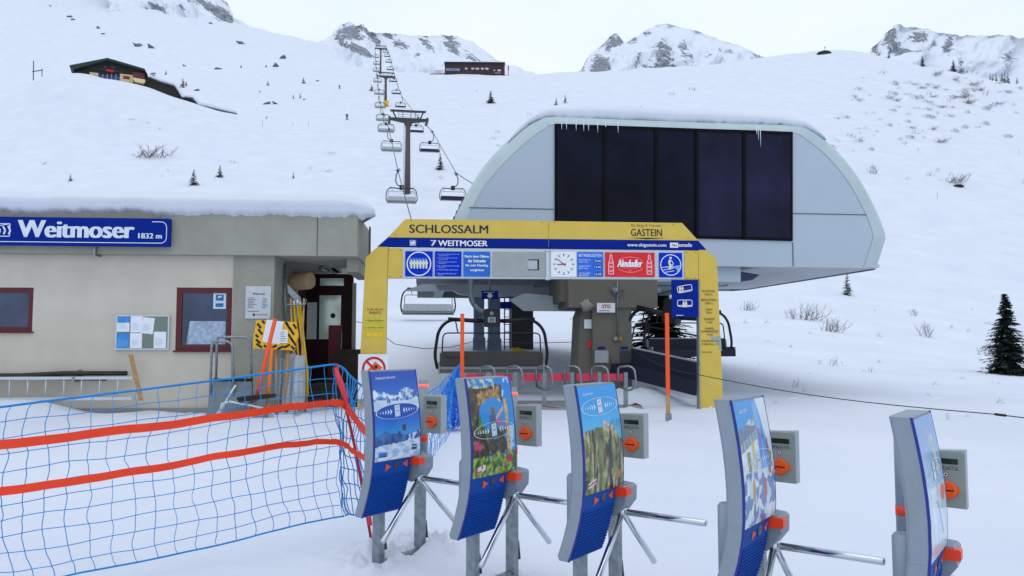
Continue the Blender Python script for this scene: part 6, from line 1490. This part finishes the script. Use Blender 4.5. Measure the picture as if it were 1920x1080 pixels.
# ------------------------------------------------------------------ chalet, hut, far details
CP = Plane(200, 207, 24)
cl = CP.root('chalet', label='half buried dark timber chalet with low gable roof and yellow balcony on the left slope', cat='chalet')
TIM = mm('dark_timber_wall', '2c2723', .8, var=.2, scale=.5)
q = MB(); q.prism(CP.poly([(141, 135), (202, 114), (268, 134), (272, 175), (141, 165)]), 0, 12); q.build('wall', TIM, cl)
q = MB(); r1 = CP.poly([(131, 126), (202, 112), (271, 132), (277, 143), (272, 136), (202, 116), (138, 133)]); q.prism(r1, -1.6, 13); rf = q.build('roof', mm('dark_green_roof', '28352f', .7, var=.15, scale=.6), cl)
snowcap(cl, CP.uv(134, 126)[0], CP.uv(272, 131)[0], [(-.4, 0), (-.7, .12), (-.3, .32), (1, .4), (6, .4), (13, .4)], lambda x: float(np.interp(x, [CP.uv(p, 120)[0] for p in (131, 202, 271)], [CP.uv(p, r_)[1] for p, r_ in ((131, 125), (202, 111), (271, 131))])), 2.2, nx=40, jag=.02)
for (x0, y0, x1, y1, c, nm, e) in ((168, 135, 184, 145, 'd2c196', 'plaster_wall', .12), (225, 138, 250, 156, 'cbbd8c', 'plaster_wall', .12), (184, 139, 225, 152, '2c4276', 'glass_front', .10), (249, 135, 271, 150, '6e3440', 'window_box', .14), (184, 129, 222, 134.5, '2b4f86', 'balcony_banner', .5), (199, 129.5, 213, 135, 'b8242c', 'flower_box', .7), (231, 142, 243, 149, '7a2c30', 'shutter_window', .2), (195, 124, 200, 128, '4a4444', 'small_window', .1), (208, 124, 216, 128, '4a4444', 'small_window', .1)):
    a = CP.box(x0, y0, x1, y1, -e); q = MB(); q.bbox(a[0], a[1], -e, .05, a[2], a[3], .02); q.build(nm, mm('chalet_' + c, c, .6, var=.12, scale=1), cl)
for k in range(1, 5):
    a = CP.box(184 + k * 8.2, 139, 185 + k * 8.2, 152, -.2); q = MB(); q.box(a[0], a[1], -.2, -.101, a[2], a[3]); q.build('window_post', mm('pale_post', '8fa0b8', .6), cl)
a = CP.box(249, 146, 272, 156, -1.0); q = MB(); q.prism([(a[0], a[2] + .8), (a[0] + .6, a[2]), (a[1] - .5, a[2] - .2), (a[1], a[2] + .3), (a[1], a[3] - .2), (a[0], a[3])], -1.4, .04); q.build('balcony', mm('balcony_cream', 'dcc894', .6), cl)
for (pts, nm) in (([(271, 133), (281, 146), (300, 154), (327, 162), (333, 172), (338, 190), (310, 180), (271, 168)], 'annex_wall'), ([(338, 184), (345, 183), (360, 186), (372, 199), (372, 206), (350, 206)], 'annex_wall')):
    q = MB(); q.prism(CP.poly(pts), .5, 8); q.build(nm, TIM, cl)
for (pts) in ([(280, 144), (300, 152), (327, 160), (334, 170), (341, 182), (347, 182), (336, 166), (328, 157), (300, 148.5), (284, 142)], [(346, 181), (361, 183), (372, 196), (445, 213), (442, 209), (376, 193), (362, 180), (347, 179)]):
    q = MB(); q.prism(CP.poly(pts), -.5, 8, smooth=False); q.build('snow_edge', SNOW, cl)
q = MB(); p0 = CP.uv(63, 136, -3); p1 = CP.uv(63, 114, -3); p2 = CP.uv(79, 133, -3)
q.tube([(p0[0], -3, p0[1] - 2), (p1[0], -3, p1[1])], .12, 6); q.tube([(p0[0] - .3, -3, p0[1] + .2), (p2[0], -3, p2[1] + .2)], .12, 6); q.tube([(p2[0], -3, p2[1] - 1.5), (p2[0], -3, p2[1] + .6)], .1, 6)
o = q.build('winch_mast', mm('dark_mast', '3a3c40', .7)); o.location = cl.location; o.rotation_euler = cl.rotation_euler; tag(o, 'thin dark mast with side arm in the snow left of the chalet', 'mast')
HP = Plane(890, 436, 2)
hu = HP.root('mountain_hut', label='long dark brown mountain hut on the crest above the valley station', cat='hut')
HB = mm('hut_boards', '3d2c30', .8, var=.15, scale=.4)
q = MB(); q.prism(HP.poly([(834, 118), (946, 119), (944, 146), (834, 146)]), 0, 16); hw = q.build('wall', HB, hu)
q = MB(); q.prism(HP.poly([(833, 116.4), (947, 117.2), (947, 119.6), (833, 118.8)]), -.6, 17); q.build('roof', mm('hut_roof', '2e262a', .7), hu)
q = MB(); q.prism(HP.poly([(833.5, 115.4), (900, 115.8), (947, 116.3), (947, 117.4), (833.5, 116.6)]), -.5, 17); q.build('snow_layer', SNOW, hu)
WN_ = mm('hut_windows', 'b6b0bc', .4, var=.1)
for (x0, x1, y0, y1) in ((871, 877, 126.5, 130.5), (883, 890, 126.8, 130.4), (891, 899, 126.8, 130.6), (901, 908, 126.8, 130.6), (909, 917, 126.8, 130.8), (925, 929, 130, 134), (932, 940, 130, 134)):
    a = HP.box(x0, y0, x1, y1, -.1); mid = (a[2] + a[3]) / 2; q = MB(); q.prism([(a[0], mid), (a[0] + .6, a[2]), (a[1] - .6, a[2]), (a[1], mid), (a[1] - .6, a[3]), (a[0] + .6, a[3])], -.12, .05); q.build('window', WN_, hu)
for (x0, x1, y0, y1, c) in ((836, 862, 128, 133, '77839a'), (845, 856, 129, 132, '5a6f96'), (928, 939, 136, 137.5, '9a9098')):
    a = HP.box(x0, y0, x1, y1, -.1); q = MB(); q.box(a[0], a[1], -.14 - .03 * (x0 == 845), .05, a[2], a[3]); q.build('glazing', mm('hut_' + c, c, .4), hu)
a = HP.box(944, 119, 946.5, 142, -.1); q = MB(); q.box(a[0], a[1], -.3, 16, a[2], a[3]); q.build('red_corner', mm('hut_red', '6a3038', .7), hu)
q = MB(); q.prism(HP.poly([(802, 138.5), (812, 136), (834, 135.5), (834, 140), (803, 141)]), 1, 3)
for x in (815, 820, 825, 830): a = HP.box(x, 132, x + 1, 136.5, 1); q.box(a[0], a[1], 1, 1.3, a[2], a[3])
a = HP.box(815, 132, 834, 133, 1); q.box(a[0], a[1], 1, 1.2, a[2], a[3]); q.build('terrace', mm('terrace_grey', '9a9096', .7), hu)
u = HP.uv(953, 123); q = MB(); q.tube([(u[0], 0, u[1] - 8), (u[0], 0, u[1])], .2, 5); q.box(u[0] - .3, u[0] + .3, -.2, .2, u[1] - 2.5, u[1])
o = q.build('signal_mast', mm('dark_mast')); o.location = hu.location; o.rotation_euler = hu.rotation_euler; tag(o, 'short mast standing right of the dark mountain hut', 'mast')
# little roof with a cross on the right crest
b = hit(1546, 103); b = P(1546, 98, b.y + 6) if b else P(1546, 98, 400); q = MB(); q.prism([(-3.6, -2), (2.6, -2), (2.4, -.5), (.6, .25), (-1.0, .2), (-3.6, -.5)], -2, 2); t = empty('crest_shelter', b, 0, 'small buried shelter roof with a thin cross on the right hill crest', 'shelter'); q.build('roof', TIM, t)
q = MB(); q.tube([(.2, 0, .4), (.2, 0, 3.0)], .1, 4); q.box(-.15, .55, -.1, .1, 2.1, 2.3); q.build('cross', mm('cross_red', '8a5a48', .7), t)
# skier on the slope
def skier(px, py, h, label):
    b = hit(px, py); k = h / 1.75; q = MB()
    t = empty('person', b, .4, label, 'person')
    bm = bmesh.new(); V = [bm.verts.new(p) for p in ((0, 0, .95), (0, .03, 1.2), (0, .06, 1.45), (0, .08, 1.58), (0, .09, 1.70), (-.11, 0, .9), (-.16, -.12, .5), (-.15, .02, .08), (.11, 0, .9), (.16, -.12, .5), (.15, .02, .08), (-.22, .05, 1.42), (-.34, -.08, 1.15), (-.30, -.32, 1.05), (.22, .05, 1.42), (.34, -.08, 1.15), (.30, -.32, 1.05))]
    for a, c in ((0, 1), (1, 2), (2, 3), (3, 4), (0, 5), (5, 6), (6, 7), (0, 8), (8, 9), (9, 10), (2, 11), (11, 12), (12, 13), (2, 14), (14, 15), (15, 16)): bm.edges.new((V[a], V[c]))
    me = bpy.data.meshes.new('body'); bm.to_mesh(me); bm.free(); me.materials.append(mm('dark_ski_suit', '2a2226', .8, var=.3)); o = bpy.data.objects.new('body', me); sc.collection.objects.link(o); o.parent = t
    m_ = o.modifiers.new('skin', 'SKIN'); rr_ = [.17, .17, .17, .07, .13, .12, .10, .08, .12, .10, .08, .08, .07, .05, .08, .07, .05]
    for v, r_ in zip(me.skin_vertices[0].data, rr_): v.radius = (r_, r_ * .9)
    me.skin_vertices[0].data[0].use_root = True; o.modifiers.new('sub', 'SUBSURF').levels = 1
    for x in (-.15, .15):
        q = MB(); q.box(x - .05, x + .05, -.8, .8, .0, .04); q.box(x - .05, x + .05, -.12, .2, .04, .14); q.build('ski', BLACK, t)
    for x in (-.3, .3): q = MB(); q.tube([(x, -.32, 1.1), (x * 1.5, .25, .05)], .018, 4); q.build('ski_pole', BLACK, t)
    t.scale = (1.15, 1.15, 1.15)
skier(650.5, 225, 1.9, 'lone dark clad skier on the slope left of the nearest tower chairs')
skier(636.5, 167, 1.6, 'tiny distant skier higher on the slope left of the middle tower')
# thin course poles on the slope
for (px, py, h, lab) in ((492, 236, 12, 'leftmost'), (549, 236, 6, 'second from left'), (578, 238, 12, 'third from left'), (1758, 371, 11, 'one below the hollow shrub'), (1911, 288, 8, 'upper one at the right edge'), (1918, 345, 10, 'lower one at the right edge')):
    b = hit(px, py); H_ = h / F * b.y; q = MB(); q.tube([(0, 0, -.3), (0, 0, H_)], .03 if b.y < 150 else .05, 4); o = q.build('slope_pole', mm('pale_slope_pole', 'a89a9c', .7)); o.location = b; tag(o, 'thin piste marking pole on the slope, ' + lab, 'pole', 'thin piste marking poles')
